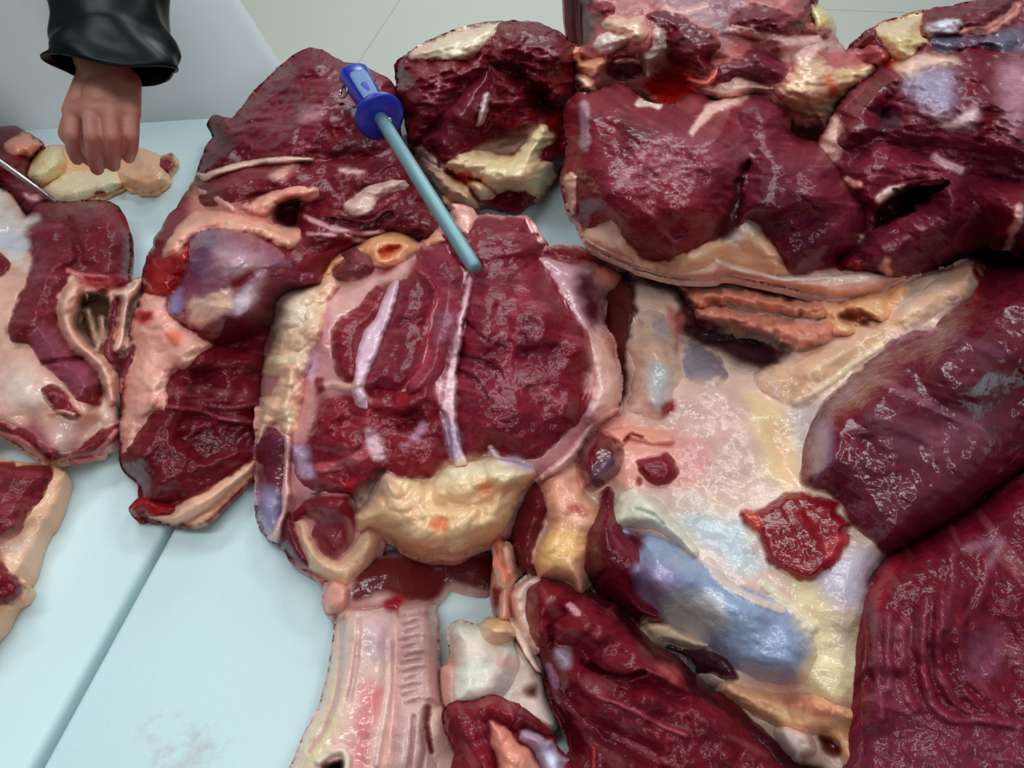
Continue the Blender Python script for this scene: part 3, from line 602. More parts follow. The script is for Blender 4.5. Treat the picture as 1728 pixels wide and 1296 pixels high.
# --- G: central piece
piece('beef_chuck', 'big central chuck piece with parallel silver seams, the steel tip resting on it', 'meat',
    PX('545,457 562,434 603,417 626,399 660,388 689,395 707,410 721,400 733,386 750,370 770,352 795,356 807,365 820,361 855,366 890,366 898,380 912,404 927,417 950,419 975,416 1002,430 1020,445 1052,465 1042,490 1027,500 1022,530 1024,555 1038,575 1042,600 1050,640 1049,665 1044,690 1034,704 1004,724 988,748 978,772 955,794 928,810 908,820 900,830 895,852 884,866 874,892 864,912 840,917 800,928 770,940 740,937 710,942 680,932 655,910 648,912 632,952 611,982 585,1002 558,987 530,968 500,955 485,935 470,918 455,912 440,890 432,870 437,830 428,780 432,740 437,690 438,640 443,610 438,590 453,550 458,510 478,490 520,480'),
    (186, 128, 130), [(545, 470, .06), (600, 430, .075), (680, 405, .075), (780, 380, .085), (880, 385, .08), (960, 435, .06), (1030, 460, .045), (480, 530, .06), (460, 600, .055), (560, 560, .09), (620, 640, .10), (700, 500, .10), (800, 550, .11), (900, 550, .11), (980, 580, .095), (1020, 560, .07), (1025, 640, .08), (700, 640, .105), (850, 700, .105), (950, 700, .09), (560, 720, .085), (470, 700, .055), (455, 800, .04), (480, 880, .03), (560, 820, .07), (660, 770, .09), (720, 860, .068), (840, 850, .07), (560, 920, .04), (860, 790, .085), (930, 760, .085), (990, 710, .08), (600, 970, .03)], [
    paint(PX('640,440 720,420 800,375 890,375 925,440 990,560 990,680 900,775 770,790 700,800 640,790 560,800 530,720 545,670 600,660 600,620 650,560'), (150, 56, 70), 10),
    lobe('fat', Z8('500,370 480,440 400,455 300,490 240,540 198,640 210,740 190,820 138,890 148,950 210,970 230,1000 200,1080 110,1180 112,1300 110,1400 125,1380 190,1280 245,1260 290,1340 340,1290 360,1180 385,1080 392,980 440,870 492,740 502,640 532,540 605,450 560,400'), (230, 178, 142), 'f', amp=.016, w=34, rough=.0045, rag=3),
    paint(Z8('200,600 300,500 440,470 480,560 420,720 300,760 220,760'), (232, 194, 164), 16),
    lobe('fat_lump', Z8('230,560 300,495 400,470 480,500 480,620 430,720 320,770 225,750 205,650'), (236, 200, 168), 'f', amp=.022, w=40, rough=.003, soft=10, on=True), lobe('fat_lump', Z8('190,830 300,790 430,780 440,880 390,980 280,1010 160,960 140,890'), (234, 196, 154), 'f', amp=.020, w=34, rough=.003, soft=10, on=True), paint(Z8('230,1200 340,1160 330,1300 270,1320'), (226, 196, 160), 10),
    lobe('fat', Z8('560,400 490,420 510,350 570,290 700,238 780,168 900,140 1000,170 1062,232 960,320 880,340 800,345 780,282 700,262 620,312 556,372'), (234, 158, 106), 'f', amp=.010, w=18, rough=.002),
    paint(Z8('810,260 880,215 960,225 930,265 850,285'), (190, 50, 24), 6, dz=-.010),
    lobe('muscle_knob', Z8('556,372 620,312 700,262 772,282 802,340 762,402 682,425 612,425 562,412'), (122, 62, 66), amp=.016, w=22, rag=.5, ang=60),
    paint(Z8('560,540 640,440 800,410 930,350 1040,260 950,420 860,440 780,480 690,580 600,640 550,720'), (204, 158, 150), 8),
    lobe('muscle', Z8('800,460 862,468 872,530 822,640 752,720 722,800 712,900 695,1010 632,1022 572,960 552,850 552,720 602,640 702,580 762,500'), (132, 32, 48), amp=.009, w=20, ang=20),
    lobe('muscle', Z8('930,450 1000,400 1060,350 1110,395 1152,460 1152,560 1122,640 1112,760 1082,860 1062,940 992,1020 932,1072 832,1062 742,1052 762,920 822,800 852,700 902,560'), (124, 36, 52), amp=.010, w=32, ang=14),
    lobe('muscle', Z8('1052,248 1152,246 1262,282 1312,380 1302,480 1272,560 1262,680 1222,800 1202,940 1152,1012 1082,1100 1002,1092 992,1032 1062,942 1102,862 1142,642 1172,562 1172,452 1112,382 1050,330'), (142, 54, 72), amp=.009, w=26, ang=20),
    paint(Z8('1060,380 1140,420 1170,500 1140,560 1130,470'), (104, 12, 28), 6, dz=-.005), paint(Z8('1030,720 1110,690 1110,800 1070,860 1010,840'), (126, 12, 32), 9, dz=-.002),
    stroke(Z8('1060,350 1150,430 1180,520 1130,640 1110,760 1090,900 1010,1020'), [10, 13, 12, 14], (170, 66, 84), .001, .8, a=.8),
    paint(Z8('1160,640 1270,620 1250,760 1200,800 1160,760'), (152, 96, 116), 14, .8),
    lobe('muscle', PX('800,368 855,367 888,369 898,382 910,405 917,424 908,440 926,462 949,496 961,526 984,553 996,581 999,611 996,650 988,681 976,710 951,735 926,760 905,776 880,772 855,765 830,757 800,778 785,783 778,750 770,700 768,650 772,610 779,580 787,540 794,500 799,466 770,442 752,412 738,402 760,385 785,372'), (128, 34, 52), amp=.013, w=44, ang=24, rough=.0018),
    stroke(Y1('690,330 640,430 640,560 600,700 560,850 540,1000'), [18, 22, 18, 14], (158, 52, 72), .0012, .9, a=.7), stroke(Y1('800,420 850,560 900,640 840,700'), 16, (134, 18, 40), -.0015, .9),
    stroke(Y1('640,640 650,760 620,860'), 22, (112, 24, 46), -.0015, .9), stroke(Y1('900,830 960,940 960,1100 920,1240'), [20, 26, 18], (130, 12, 36), -.002, .9),
    stroke(Y1('1010,720 1035,860 1025,1040 985,1180'), 14, (150, 20, 42), .003),
    stroke(Y1('270,640 400,760 520,820'), 7, (96, 20, 38), -.0015), stroke(Y1('260,860 400,900 500,960'), 7, (96, 20, 38), -.0015), stroke(Y1('250,950 360,1010 420,1110'), 7, (96, 20, 38), -.0015),
    lobe('muscle', Y7('490,130 560,72 650,80 700,60 740,20 830,30 940,40 1040,20 1110,-10 1165,30 1185,180 1215,300 1262,400 1290,455 1230,470 1150,520 1130,550 1050,540 950,530 880,510 820,560 760,680 700,740 660,700 640,640 440,640 390,600 330,520 300,345 380,350 425,280'), (138, 30, 46), amp=.010, w=34, ang=20, rough=.0035, rag=4),
    paint(Y7('940,250 1060,120 1110,150 1050,240'), (98, 10, 26), 9, dz=-.004), paint(Y7('950,60 1010,20 1000,60 960,100'), (165, 16, 36), 6),
    paint(Y7('430,640 640,640 700,590 860,500 840,560 760,680 700,740'), (112, 12, 30), 8, dz=-.008),
    paint(Y7('770,270 830,280 840,380 880,440 820,420 760,360'), (206, 166, 176), 8), paint(Y7('960,360 1040,260 1080,220 1060,300 1000,350'), (180, 130, 150), 8),
    paint(Y7('320,370 400,380 430,470 420,530 340,500'), (186, 158, 188), 10), stroke(Y7('470,480 600,470 740,400'), 16, (190, 100, 110), .002, a=.7),
    paint(Y7('600,560 690,560 680,630 620,620'), (180, 40, 60), 8, dz=.003),
    lobe('tendon_seam', PX('788,462 797,463 793,500 785,540 779,575 773,610 771,650 770,690 774,740 788,776 790,785 768,788 760,745 752,700 744,690 748,660 750,640 757,610 765,575 771,540 781,500'), (214, 170, 178), 'b', amp=.0105, w=8, rag=2, sink=.002),
    paint(PX('745,640 768,640 770,690 755,700 735,660'), (218, 176, 180), 8), paint(PX('752,710 766,710 775,770 760,770'), (190, 166, 196), 8),
    lobe('silver_seam', Z8('850,520 900,440 945,440 935,530 895,640 862,740 815,880 775,960 745,1050 780,1130 775,1200 700,1180 672,1090 672,1000 690,900 712,800 745,720 805,630'), (208, 176, 192), 'b', amp=.0085, w=12, rag=2, soft=6),
    stroke(Z8('470,1050 560,1030 640,1045 700,1030'), [8, 12, 10], (212, 170, 156), .003), stroke(Z8('440,860 430,960 470,1030'), 16, (196, 160, 176), .0, .9), paint(Z8('455,1000 490,1000 500,1060 470,1080'), (140, 36, 52), 4),
    lobe('membrane', Y1('720,300 780,290 880,330 990,345 1050,380 1040,470 1080,520 1090,600 1060,640 1100,720 1160,770 1165,860 1200,1000 1195,1120 1150,1230 1080,1290 980,1240 1020,1130 1035,1000 1030,860 1005,740 920,610 860,500 790,380'), (202, 158, 166), 'b', amp=.008, w=20, ang=70),
    paint(Y1('960,370 1060,420 1090,600 1050,680 980,600 940,480'), (104, 40, 56), 14, dz=-.006), paint(Y1('1040,740 1150,760 1190,1000 1150,1200 1040,1200'), (220, 172, 160), 16),
    paint(Y1('1110,760 1160,770 1170,870 1130,840'), (214, 130, 110), 6),
    lobe('muscle', Y1('745,250 830,225 960,240 1060,285 1180,350 1060,340 960,320 860,310 780,290'), (136, 24, 40), amp=.007, w=14, rough=.003),
    paint(Y1('1060,370 1180,350 1240,400 1200,470 1100,460'), (206, 120, 100), 8),
    lobe('fat', Y1('640,60 690,90 740,170 775,215 745,225 700,180 660,110'), (230, 186, 170), 'f', amp=.005, w=9, rag=1),
    lobe('fat', Y1('220,-20 330,10 355,60 345,150 310,200 240,120 230,60'), (228, 170, 146), 'f', amp=.008, w=14), lobe('fat', Y1('45,225 80,180 130,140 185,190 130,220'), (232, 164, 128), 'f', amp=.006, w=12),
    lobe('muscle', Y7('430,650 640,640 690,740 692,850 642,960 562,1015 482,962 432,880 452,800 402,780 342,800 302,740 372,700'), (124, 22, 38), amp=.012, w=34, ang=60, rag=1.5),
    paint(Y7('480,700 560,690 600,780 540,860 470,820'), (140, 60, 74), 18), paint(Y7('640,780 700,860 680,960 580,1040 560,1000 640,930'), (170, 120, 120), 8),
    lobe('edge_muscle', Y7('190,240 290,300 282,400 282,560 272,700 262,800 242,930 140,850 112,740 108,500 112,330'), (110, 40, 64), 'b', amp=.008, w=24, ang=85),
    paint(Y7('120,620 240,640 250,820 230,930 140,850'), (140, 134, 168), 16),
    lobe('fat_line', Y7('275,280 310,300 305,420 300,540 310,640 290,740 262,830 245,920 205,880 215,820 260,740 258,640 270,540 282,400'), (222, 178, 166), 'f', amp=.010, w=8, rag=1),
    lobe('edge_muscle', Y7('300,730 342,830 372,940 440,1095 330,1042 278,940 258,850'), (106, 26, 48), amp=.010, w=16, ang=65),
    lobe('fat', Y7('335,805 400,795 440,900 520,1000 605,1020 690,920 760,830 850,895 838,980 745,1115 655,1208 555,1155 445,1115 388,1000'), (232, 180, 138), 'f', amp=.010, w=26, rough=.0015),
    lobe('fat_lump', Y7('870,510 950,540 1070,550 1150,520 1230,468 1320,455 1480,425 1600,440 1730,500 1710,580 1650,640 1620,760 1545,855 1450,922 1340,952 1280,1002 1180,962 1060,992 960,952 860,892 790,832 700,855 690,765 760,690 800,600'), (230, 186, 134), 'f', amp=.020, w=40, rough=.0045, rag=3),
    paint(Y7('1230,470 1480,430 1720,500 1650,560 1480,540 1300,560 1160,580'), (232, 206, 172), 14), paint(Y7('1400,560 1470,550 1500,640 1420,650'), (214, 130, 96), 8), paint(Y7('1140,770 1220,780 1210,850 1130,830'), (222, 130, 80), 8, dz=-.004),
    paint(Y7('880,860 1000,900 1200,930 1340,930 1280,1000 1060,990 940,950'), (232, 164, 120), 12), paint(Y7('690,640 860,520 900,560 800,680 720,760'), (170, 140, 128), 12),
    lobe('fat_strip', PX('900,812 925,790 955,765 980,735 1010,700 1035,688 1046,680 1044,695 1010,726 990,750 978,774 950,798 920,815'), (226, 176, 164), 'f', amp=.010, w=14),
    stroke(Y7('1480,370 1530,430 1600,450'), 10, (220, 200, 206), .002), paint(Y7('1580,420 1700,450 1728,500 1620,480'), (186, 176, 200), 10),
    ], 'b', w=56, fn=.10, ff=.8, lump=.0035, rag=1.5, ang=24, fedge=[(1040, 640, .6, 60), (960, 790, .6, 50), (430, 620, .35, 60), (740, 935, .55, 60), (650, 930, .35, 40)])

# --- J: wide plate with pale membrane and the purple muscle
piece('beef_brisket_plate', 'broad plate of cream membrane and blue film with a round red blot, right of centre', 'meat',
    PX('985,465 1040,455 1140,460 1230,462 1315,480 1413,498 1459,492 1517,475 1560,455 1600,450 1630,440 1655,440 1670,455 1800,440 1800,790 1728,800 1650,860 1585,905 1520,935 1490,962 1474,985 1472,1050 1472,1200 1462,1296 1455,1345 1400,1345 1392,1300 1350,1292 1320,1282 1290,1247 1240,1217 1215,1177 1180,1152 1150,1112 1110,1097 1085,1062 1060,1042 1020,1012 1000,985 985,1010 960,1000 930,985 905,978 880,968 862,935 856,905 862,870 872,838 885,815 905,800 930,790 960,770 985,740 1000,725 1010,700 1005,640 995,560 990,500'),
    (216, 188, 170), [(1010, 520, .018), (1025, 640, .022), (1090, 530, .045), (1100, 620, .055), (1120, 700, .06), (1200, 575, .032), (1260, 590, .036), (1180, 500, .05), (1300, 530, .055), (1400, 540, .065), (1480, 510, .075), (1300, 650, .062), (1200, 680, .065), (1330, 720, .07), (1400, 610, .075), (1550, 520, .09), (1640, 460, .09), (1500, 690, .115), (1430, 750, .10), (1620, 620, .125), (1728, 560, .11), (1720, 700, .075), (1600, 800, .09), (1500, 870, .09), (1250, 790, .078), (1350, 900, .085), (1100, 870, .085), (1030, 900, .075), (1010, 850, .06), (1120, 970, .095), (1250, 1010, .09), (1320, 1090, .08), (1430, 1000, .088), (1430, 1150, .08), (1400, 1260, .055), (1300, 1200, .05), (1150, 1080, .045), (1010, 770, .07), (1100, 790, .072), (945, 920, .06), (890, 900, .05), (960, 830, .065), (1060, 1010, .055)], [
    paint(PX('1640,425 1830,430 1830,820 1728,830 1650,880 1585,925 1500,955 1480,940 1560,880 1700,770 1700,480 1660,480'), (104, 26, 40), 6),
    paint(PX('985,455 1060,455 1075,520 1060,600 1050,690 1010,710 990,600'), (92, 34, 24), 6),  # dark colour stands in for the shade of the deep gap
    paint(PX('1060,470 1160,470 1180,520 1240,560 1320,600 1300,625 1220,590 1150,560 1140,500 1100,480'), (96, 50, 50), 8, dz=-.010),
    lobe('membrane_column', Y4('285,270 400,265 440,330 500,420 515,560 540,640 480,700 470,790 400,905 300,870 200,840 215,720 250,600 215,480'), (204, 172, 146), 'b', amp=.018, w=46, ang=80, rag=4, soft=24),
    paint(Y4('330,300 440,300 460,420 400,440 350,400'), (172, 160, 158), 12), paint(Y4('330,560 440,600 450,700 400,860 330,780'), (180, 182, 182), 14),
    paint(Y4('430,230 520,270 520,420 490,500 450,340'), (188, 110, 104), 8),
    lobe('grey_film', Y4('495,400 560,405 630,430 730,520 790,640 720,700 620,695 540,650 505,540'), (128, 122, 132), 'b', amp=.008, w=30, ang=40, rag=4, soft=16), paint(Y4('560,360 760,390 1060,430 1150,500 980,600 820,560 700,460 560,420'), (92, 62, 66), 12, dz=-.008),
    lobe('fat_fold', Y4('505,110 600,110 760,130 900,140 1100,170 1320,210 1420,260 1340,300 1180,290 1050,260 900,230 760,220 640,230 560,200'), (220, 150, 116), 'f', amp=.016, w=24, rough=.007, rag=5, soft=9),
    lobe('fat_fold', Y4('610,240 760,240 900,260 1060,290 1200,310 1330,320 1400,300 1400,400 1340,440 1200,480 1150,470 1000,400 800,360 640,310'), (214, 144, 114), 'f', amp=.014, w=22, rough=.007, rag=5, soft=9),
    lobe('fat', Y4('1310,200 1440,210 1560,170 1640,150 1760,80 1790,40 1840,120 1800,200 1700,330 1600,350 1500,395 1400,400 1360,300'), (230, 180, 124), 'f', amp=.012, w=22, rough=.005, rag=3),
    paint(Y4('1440,280 1560,260 1640,310 1660,350 1560,350 1480,330'), (150, 74, 40), 8, dz=-.012),
    lobe('cream_band', Y4('950,650 1000,620 1100,560 1300,480 1500,390 1600,340 1728,270 1900,180 2040,60 2160,-20 2250,-20 2260,60 2190,170 2050,230 1900,330 1728,440 1500,590 1300,745 1200,805 1080,765 1000,710'), (222, 184, 144), 'f', amp=.009, w=40, rough=.0008, rag=2, soft=24, grow=9),
    stroke(Y4('1100,740 1300,640 1500,520 1728,360 1900,270'), 14, (206, 168, 122), -.001, .9, a=.7), stroke(Y4('1180,790 1350,700 1540,560 1728,430'), 10, (230, 206, 170), .002),
    paint(Y4('540,700 760,700 940,740 1060,780 980,900 860,1296 560,1296 460,1000 420,900'), (214, 178, 164), 24), paint(Y5('100,380 260,440 330,520 380,700 420,900 330,940 230,820 170,620'), (232, 206, 156), 14), paint(Y5('220,580 330,600 380,800 400,900 300,840'), (226, 188, 148), 12, dz=-.003),
    paint(Y5('380,480 520,420 560,480 480,640 440,820 400,640'), (198, 182, 176), 12),
    paint(Y4('410,800 480,790 460,850 410,870'), (176, 50, 56), 6),
    paint(Y8('640,40 900,20 1180,100 1330,180 1360,300 1240,420 1100,460 900,430 820,420 600,420'), (222, 156, 142), 18),
    lobe('fat', Y8('690,60 800,90 900,70 1040,80 1150,120 1160,165 1040,170 960,150 900,140 860,180 780,110'), (230, 156, 128), 'f', amp=.007, w=10),
    stroke(Y8('880,150 920,110 980,130'), 7, (150, 24, 24), -.002), paint(Y8('1180,160 1320,180 1340,280 1240,320 1180,260'), (216, 150, 146), 20),
    lobe('fat_column', Y8('430,640 400,460 380,385 345,300 430,215 540,60 650,5 705,70 625,180 592,280 602,380 662,480 720,530 725,620 665,700 652,800 642,900 668,1000 605,1055 570,985 500,955 400,945 355,900 355,800 388,720'), (232, 172, 134), 'f', amp=.014, w=28, rough=.002),
    paint(Y8('370,300 560,80 660,20 620,180 560,330 460,380'), (230, 184, 166), 12), paint(Y8('430,660 640,680 630,820 560,900 380,900 370,800'), (234, 182, 118), 14), paint(Y8('540,540 620,520 700,560 640,590'), (190, 60, 56), 6, a=.7),
    lobe('muscle', Y8('590,270 640,170 710,88 780,110 850,170 872,220 842,330 792,380 702,442 642,422 610,340'), (112, 18, 36), 'b', amp=.020, w=26, rag=1, ang=60), paint(Y8('700,310 780,260 850,280 820,350 720,390'), (116, 86, 110), 10),
    lobe('muscle', Y8('943,270 1050,240 1120,218 1172,270 1192,340 1142,392 1060,412 980,352'), (136, 26, 46), amp=.009, w=18),
    paint(Y8('950,360 990,370 980,420 950,410'), (150, 40, 40), 4, dz=-.004),
    lobe('muscle_strip', Y8('362,388 412,450 432,560 392,680 362,780 352,870 372,942 282,902 220,822 200,722 230,582 270,462'), (116, 16, 36), amp=.014, w=26, ang=75, rag=1),
    lobe('fat_strand', Y8('230,580 200,720 215,820 260,900 290,920 240,940 180,1000 130,960 110,800 150,660 190,620'), (226, 150, 114), 'f', amp=.006, w=16),
    lobe('muscle', Y8('640,850 650,720 680,600 730,540 720,480 780,418 825,460 835,560 900,700 960,760 1010,900 1000,1040 1040,1110 1090,1140 1160,1195 1050,1225 940,1185 800,1115 700,1025 650,940'), (114, 20, 40), amp=.022, w=44, ang=65, rag=1),
    lobe('blue_film', PX('1034,888 1075,893 1120,905 1180,945 1210,960 1240,985 1290,1000 1340,1030 1372,1070 1378,1110 1352,1152 1290,1152 1250,1132 1200,1102 1170,1082 1140,1064 1115,1046 1095,1020 1075,1000 1065,975 1060,955 1070,935 1066,915 1050,905'), (142, 160, 190), 'b', amp=.018, w=46, ang=35, rag=2, on=True),
    paint(PX('1075,960 1130,960 1150,1000 1110,1020 1080,1000'), (150, 140, 178), 14), paint(PX('1120,1010 1200,1000 1230,1050 1180,1080 1130,1050'), (200, 206, 206), 16), paint(PX('1060,890 1090,905 1075,935 1060,925'), (120, 40, 66), 8),
    lobe('cartilage', Y8('830,480 900,440 980,440 1080,500 1150,600 1240,710 1310,800 1290,835 1200,760 1060,670 930,655 825,645 808,560'), (212, 214, 192), 'c', amp=.014, w=22, rag=1),
    stroke(Y8('940,550 1040,580 1110,640'), 6, (180, 190, 170), -.002), paint(Y8('1180,680 1300,800 1330,800 1260,700'), (220, 206, 170), 6),
    paint(Y8('1170,600 1260,550 1400,590 1560,620 1640,780 1700,900 1600,940 1500,900 1400,800 1280,740'), (186, 200, 202), 22), paint(Y8('1000,440 1300,470 1420,540 1280,560 1180,590'), (206, 184, 172), 16),
    paint(X1('480,600 620,500 760,430 900,500 840,640 820,760 700,780 580,720'), (190, 184, 196), 22),
    paint(X4('380,200 480,230 560,330 640,440 780,400 810,560 800,760 760,900 500,860 430,760 500,640 480,520 400,400'), (226, 210, 164), 20), paint(X4('620,440 740,440 760,560 700,700 640,640'), (206, 194, 166), 14),
    stroke(PX('1195,950 1225,985 1270,1010 1320,1030'), 12, (214, 200, 190), .003), stroke(PX('1290,985 1340,1030 1370,1060'), 14, (222, 214, 190), .003),
    lobe('fat', X3('955,470 1040,450 1130,455 1250,510 1370,580 1290,600 1200,580 1100,560 1060,610 990,570'), (228, 208, 168), 'f', amp=.010, w=14),
    lobe('dark_muscle', X3('1100,570 1240,605 1380,605 1480,660 1555,770 1500,800 1400,760 1280,720 1180,640'), (74, 34, 52), 'b', amp=.006, w=18, ang=25),
    lobe('rim_fat', X4('0,790 100,825 300,865 500,875 700,955 800,990 800,1400 720,1400 640,1190 560,1105 430,1105 300,1055 200,1015 90,950 -30,880 -60,830'), (230, 178, 126), 'f', amp=.012, w=22, rough=.004, rag=2),
    paint(X4('300,880 480,890 640,960 560,1000 400,950'), (206, 130, 100), 10), paint(X4('540,1110 640,1160 650,1220 580,1200'), (150, 44, 20), 6, dz=-.012),
    lobe('gristle', X4('265,1090 330,1025 480,1095 515,1200 430,1245 350,1215'), (216, 192, 182), 'c', amp=.014, w=20, rag=0),
    lobe('purple_muscle', PX('1350,812 1358,745 1384,682 1402,664 1442,628 1502,580 1540,558 1572,556 1590,535 1640,492 1658,468 1700,458 1800,450 1800,745 1728,758 1650,842 1580,892 1500,937 1470,912 1430,882 1420,860 1400,836 1370,826'), (116, 40, 64), 'b', amp=.026, w=70, ang=22, rag=1),
    paint(PX('1370,780 1400,690 1440,660 1450,690 1420,730 1385,800'), (140, 112, 138), 12), paint(PX('1450,690 1500,700 1560,720 1640,700 1650,740 1570,770 1500,760'), (150, 88, 108), 20, .8),
    paint(PX('1590,535 1650,480 1740,470 1800,480 1800,700 1730,720 1690,620 1640,570'), (112, 20, 40), 20), paint(PX('1400,690 1450,670 1460,730 1440,790 1410,760'), (124, 30, 54), 12),
    stroke(PX('1480,640 1540,670 1600,700 1650,720'), 14, (160, 100, 122), .002, a=.6), stroke(PX('1500,580 1560,560 1620,570 1690,600'), 16, (140, 74, 104), .002, a=.6),
    stroke(PX('1645,455 1655,480 1640,520'), 10, (140, 14, 30), .0),
    lobe('blood_blot', X1('75,208 160,213 240,180 330,118 430,108 520,128 645,158 640,230 715,290 690,330 702,390 652,470 582,560 482,622 380,602 250,522 210,432 160,332 90,272'), (146, 10, 32), 'b', amp=.006, w=18, rag=3, lift=.002, soft=4),
    paint(X1('80,210 160,220 200,300 150,320'), (206, 80, 56), 6), paint(X1('560,400 690,340 690,400 620,500'), (196, 60, 70), 10),
    ], 'b', gain=.88, w=56, fn=.35, ff=.5, lump=.004, rag=1, ang=30, fedge=[(870, 920, .3, 40), (1480, 1100, .9, 120), (1590, 890, .15, 60), (1700, 820, .1, 70), (1800, 600, 1, 130), (1640, 445, .7, 40), (1740, 450, .35, 50), (1430, 1340, 1, 60), (1020, 470, .5, 60)])

# --- K: lower right corner
piece('beef_rump', 'dark red slab with swirling ridges filling the lower right corner', 'meat',
    PX('1480,972 1498,938 1530,922 1580,892 1650,848 1728,788 1830,740 1830,1380 1430,1380 1448,1296 1455,1200 1462,1100 1463,1050 1466,1000'),
    (116, 22, 40), [(1475, 1040, .105), (1465, 1120, .105), (1460, 1200, .102), (1450, 1290, .10), (1490, 985, .10), (1530, 960, .10), (1650, 890, .095), (1740, 830, .09), (1600, 1050, .115), (1700, 1100, .10), (1480, 1150, .098), (1500, 1250, .095), (1600, 1290, .10), (1750, 1290, .10), (1750, 1000, .105)], [
    lobe('muscle', PX('1474,975 1498,942 1530,926 1580,896 1650,852 1728,792 1830,745 1830,1380 1440,1380 1453,1296 1459,1200 1466,1100 1467,1050 1468,1000'), (112, 18, 38), 'm', amp=.012, w=40, ang=80, rag=1, rough=.0015),
    paint(PX('1470,990 1500,942 1520,935 1500,990 1480,1040'), (150, 30, 44), 8), paint(PX('1465,1200 1530,1180 1640,1230 1728,1230 1728,1340 1455,1340'), (120, 46, 66), 30),
    stroke(PX('1482,1040 1480,1100 1482,1160 1490,1210'), 13, (150, 80, 100), .002, .9, a=.45), stroke(PX('1500,1040 1498,1100 1500,1160'), 12, (150, 84, 104), .002, .9, a=.45),
    stroke(PX('1525,1060 1522,1110 1528,1160 1545,1195'), 14, (140, 60, 82), .002, .9, a=.45), stroke(PX('1562,1010 1556,1080 1560,1140 1575,1190 1610,1215 1660,1216 1720,1226'), 14, (150, 70, 88), .003, .9, a=.45),
    stroke(PX('1590,1000 1583,1080 1586,1130 1606,1180 1640,1204'), 14, (140, 56, 76), .002, .9, a=.45), stroke(PX('1605,925 1610,960 1602,1010 1594,1060'), 14, (140, 64, 84), .002, .9, a=.45),
    stroke(PX('1662,940 1665,980 1650,1020 1620,1060 1625,1110'), 15, (134, 46, 66), .002, .9, a=.45), stroke(PX('1622,1110 1640,1150 1700,1190 1728,1200'), 15, (140, 56, 76), .002, .9, a=.45),
    stroke(PX('1540,1040 1538,1100 1545,1150'), 12, (92, 14, 32), -.001, .9, a=.45), stroke(PX('1574,1030 1570,1100 1576,1150 1600,1190'), 12, (88, 12, 30), -.001, .9, a=.45), stroke(PX('1640,1010 1632,1060 1640,1100'), 19, (88, 8, 26), -.002, .9, a=.45),
    paint(PX('1640,1080 1690,1060 1700,1120 1660,1150 1625,1130'), (140, 84, 108), 22, .6), stroke(PX('1635,925 1690,915 1670,950'), 17, (150, 110, 130), .001, .9, a=.45),
    stroke(PX('1470,1180 1520,1200 1570,1225 1620,1240'), 13, (140, 70, 90), .001, .9, a=.45),
    ], w=60, fn=.9, ff=.72, lump=.004, rag=1, ang=80, fedge=[(1465, 1120, 1.0, 110), (1450, 1300, 1.0, 80), (1560, 905, .4, 50), (1650, 850, .25, 60), (1760, 770, .15, 80)])

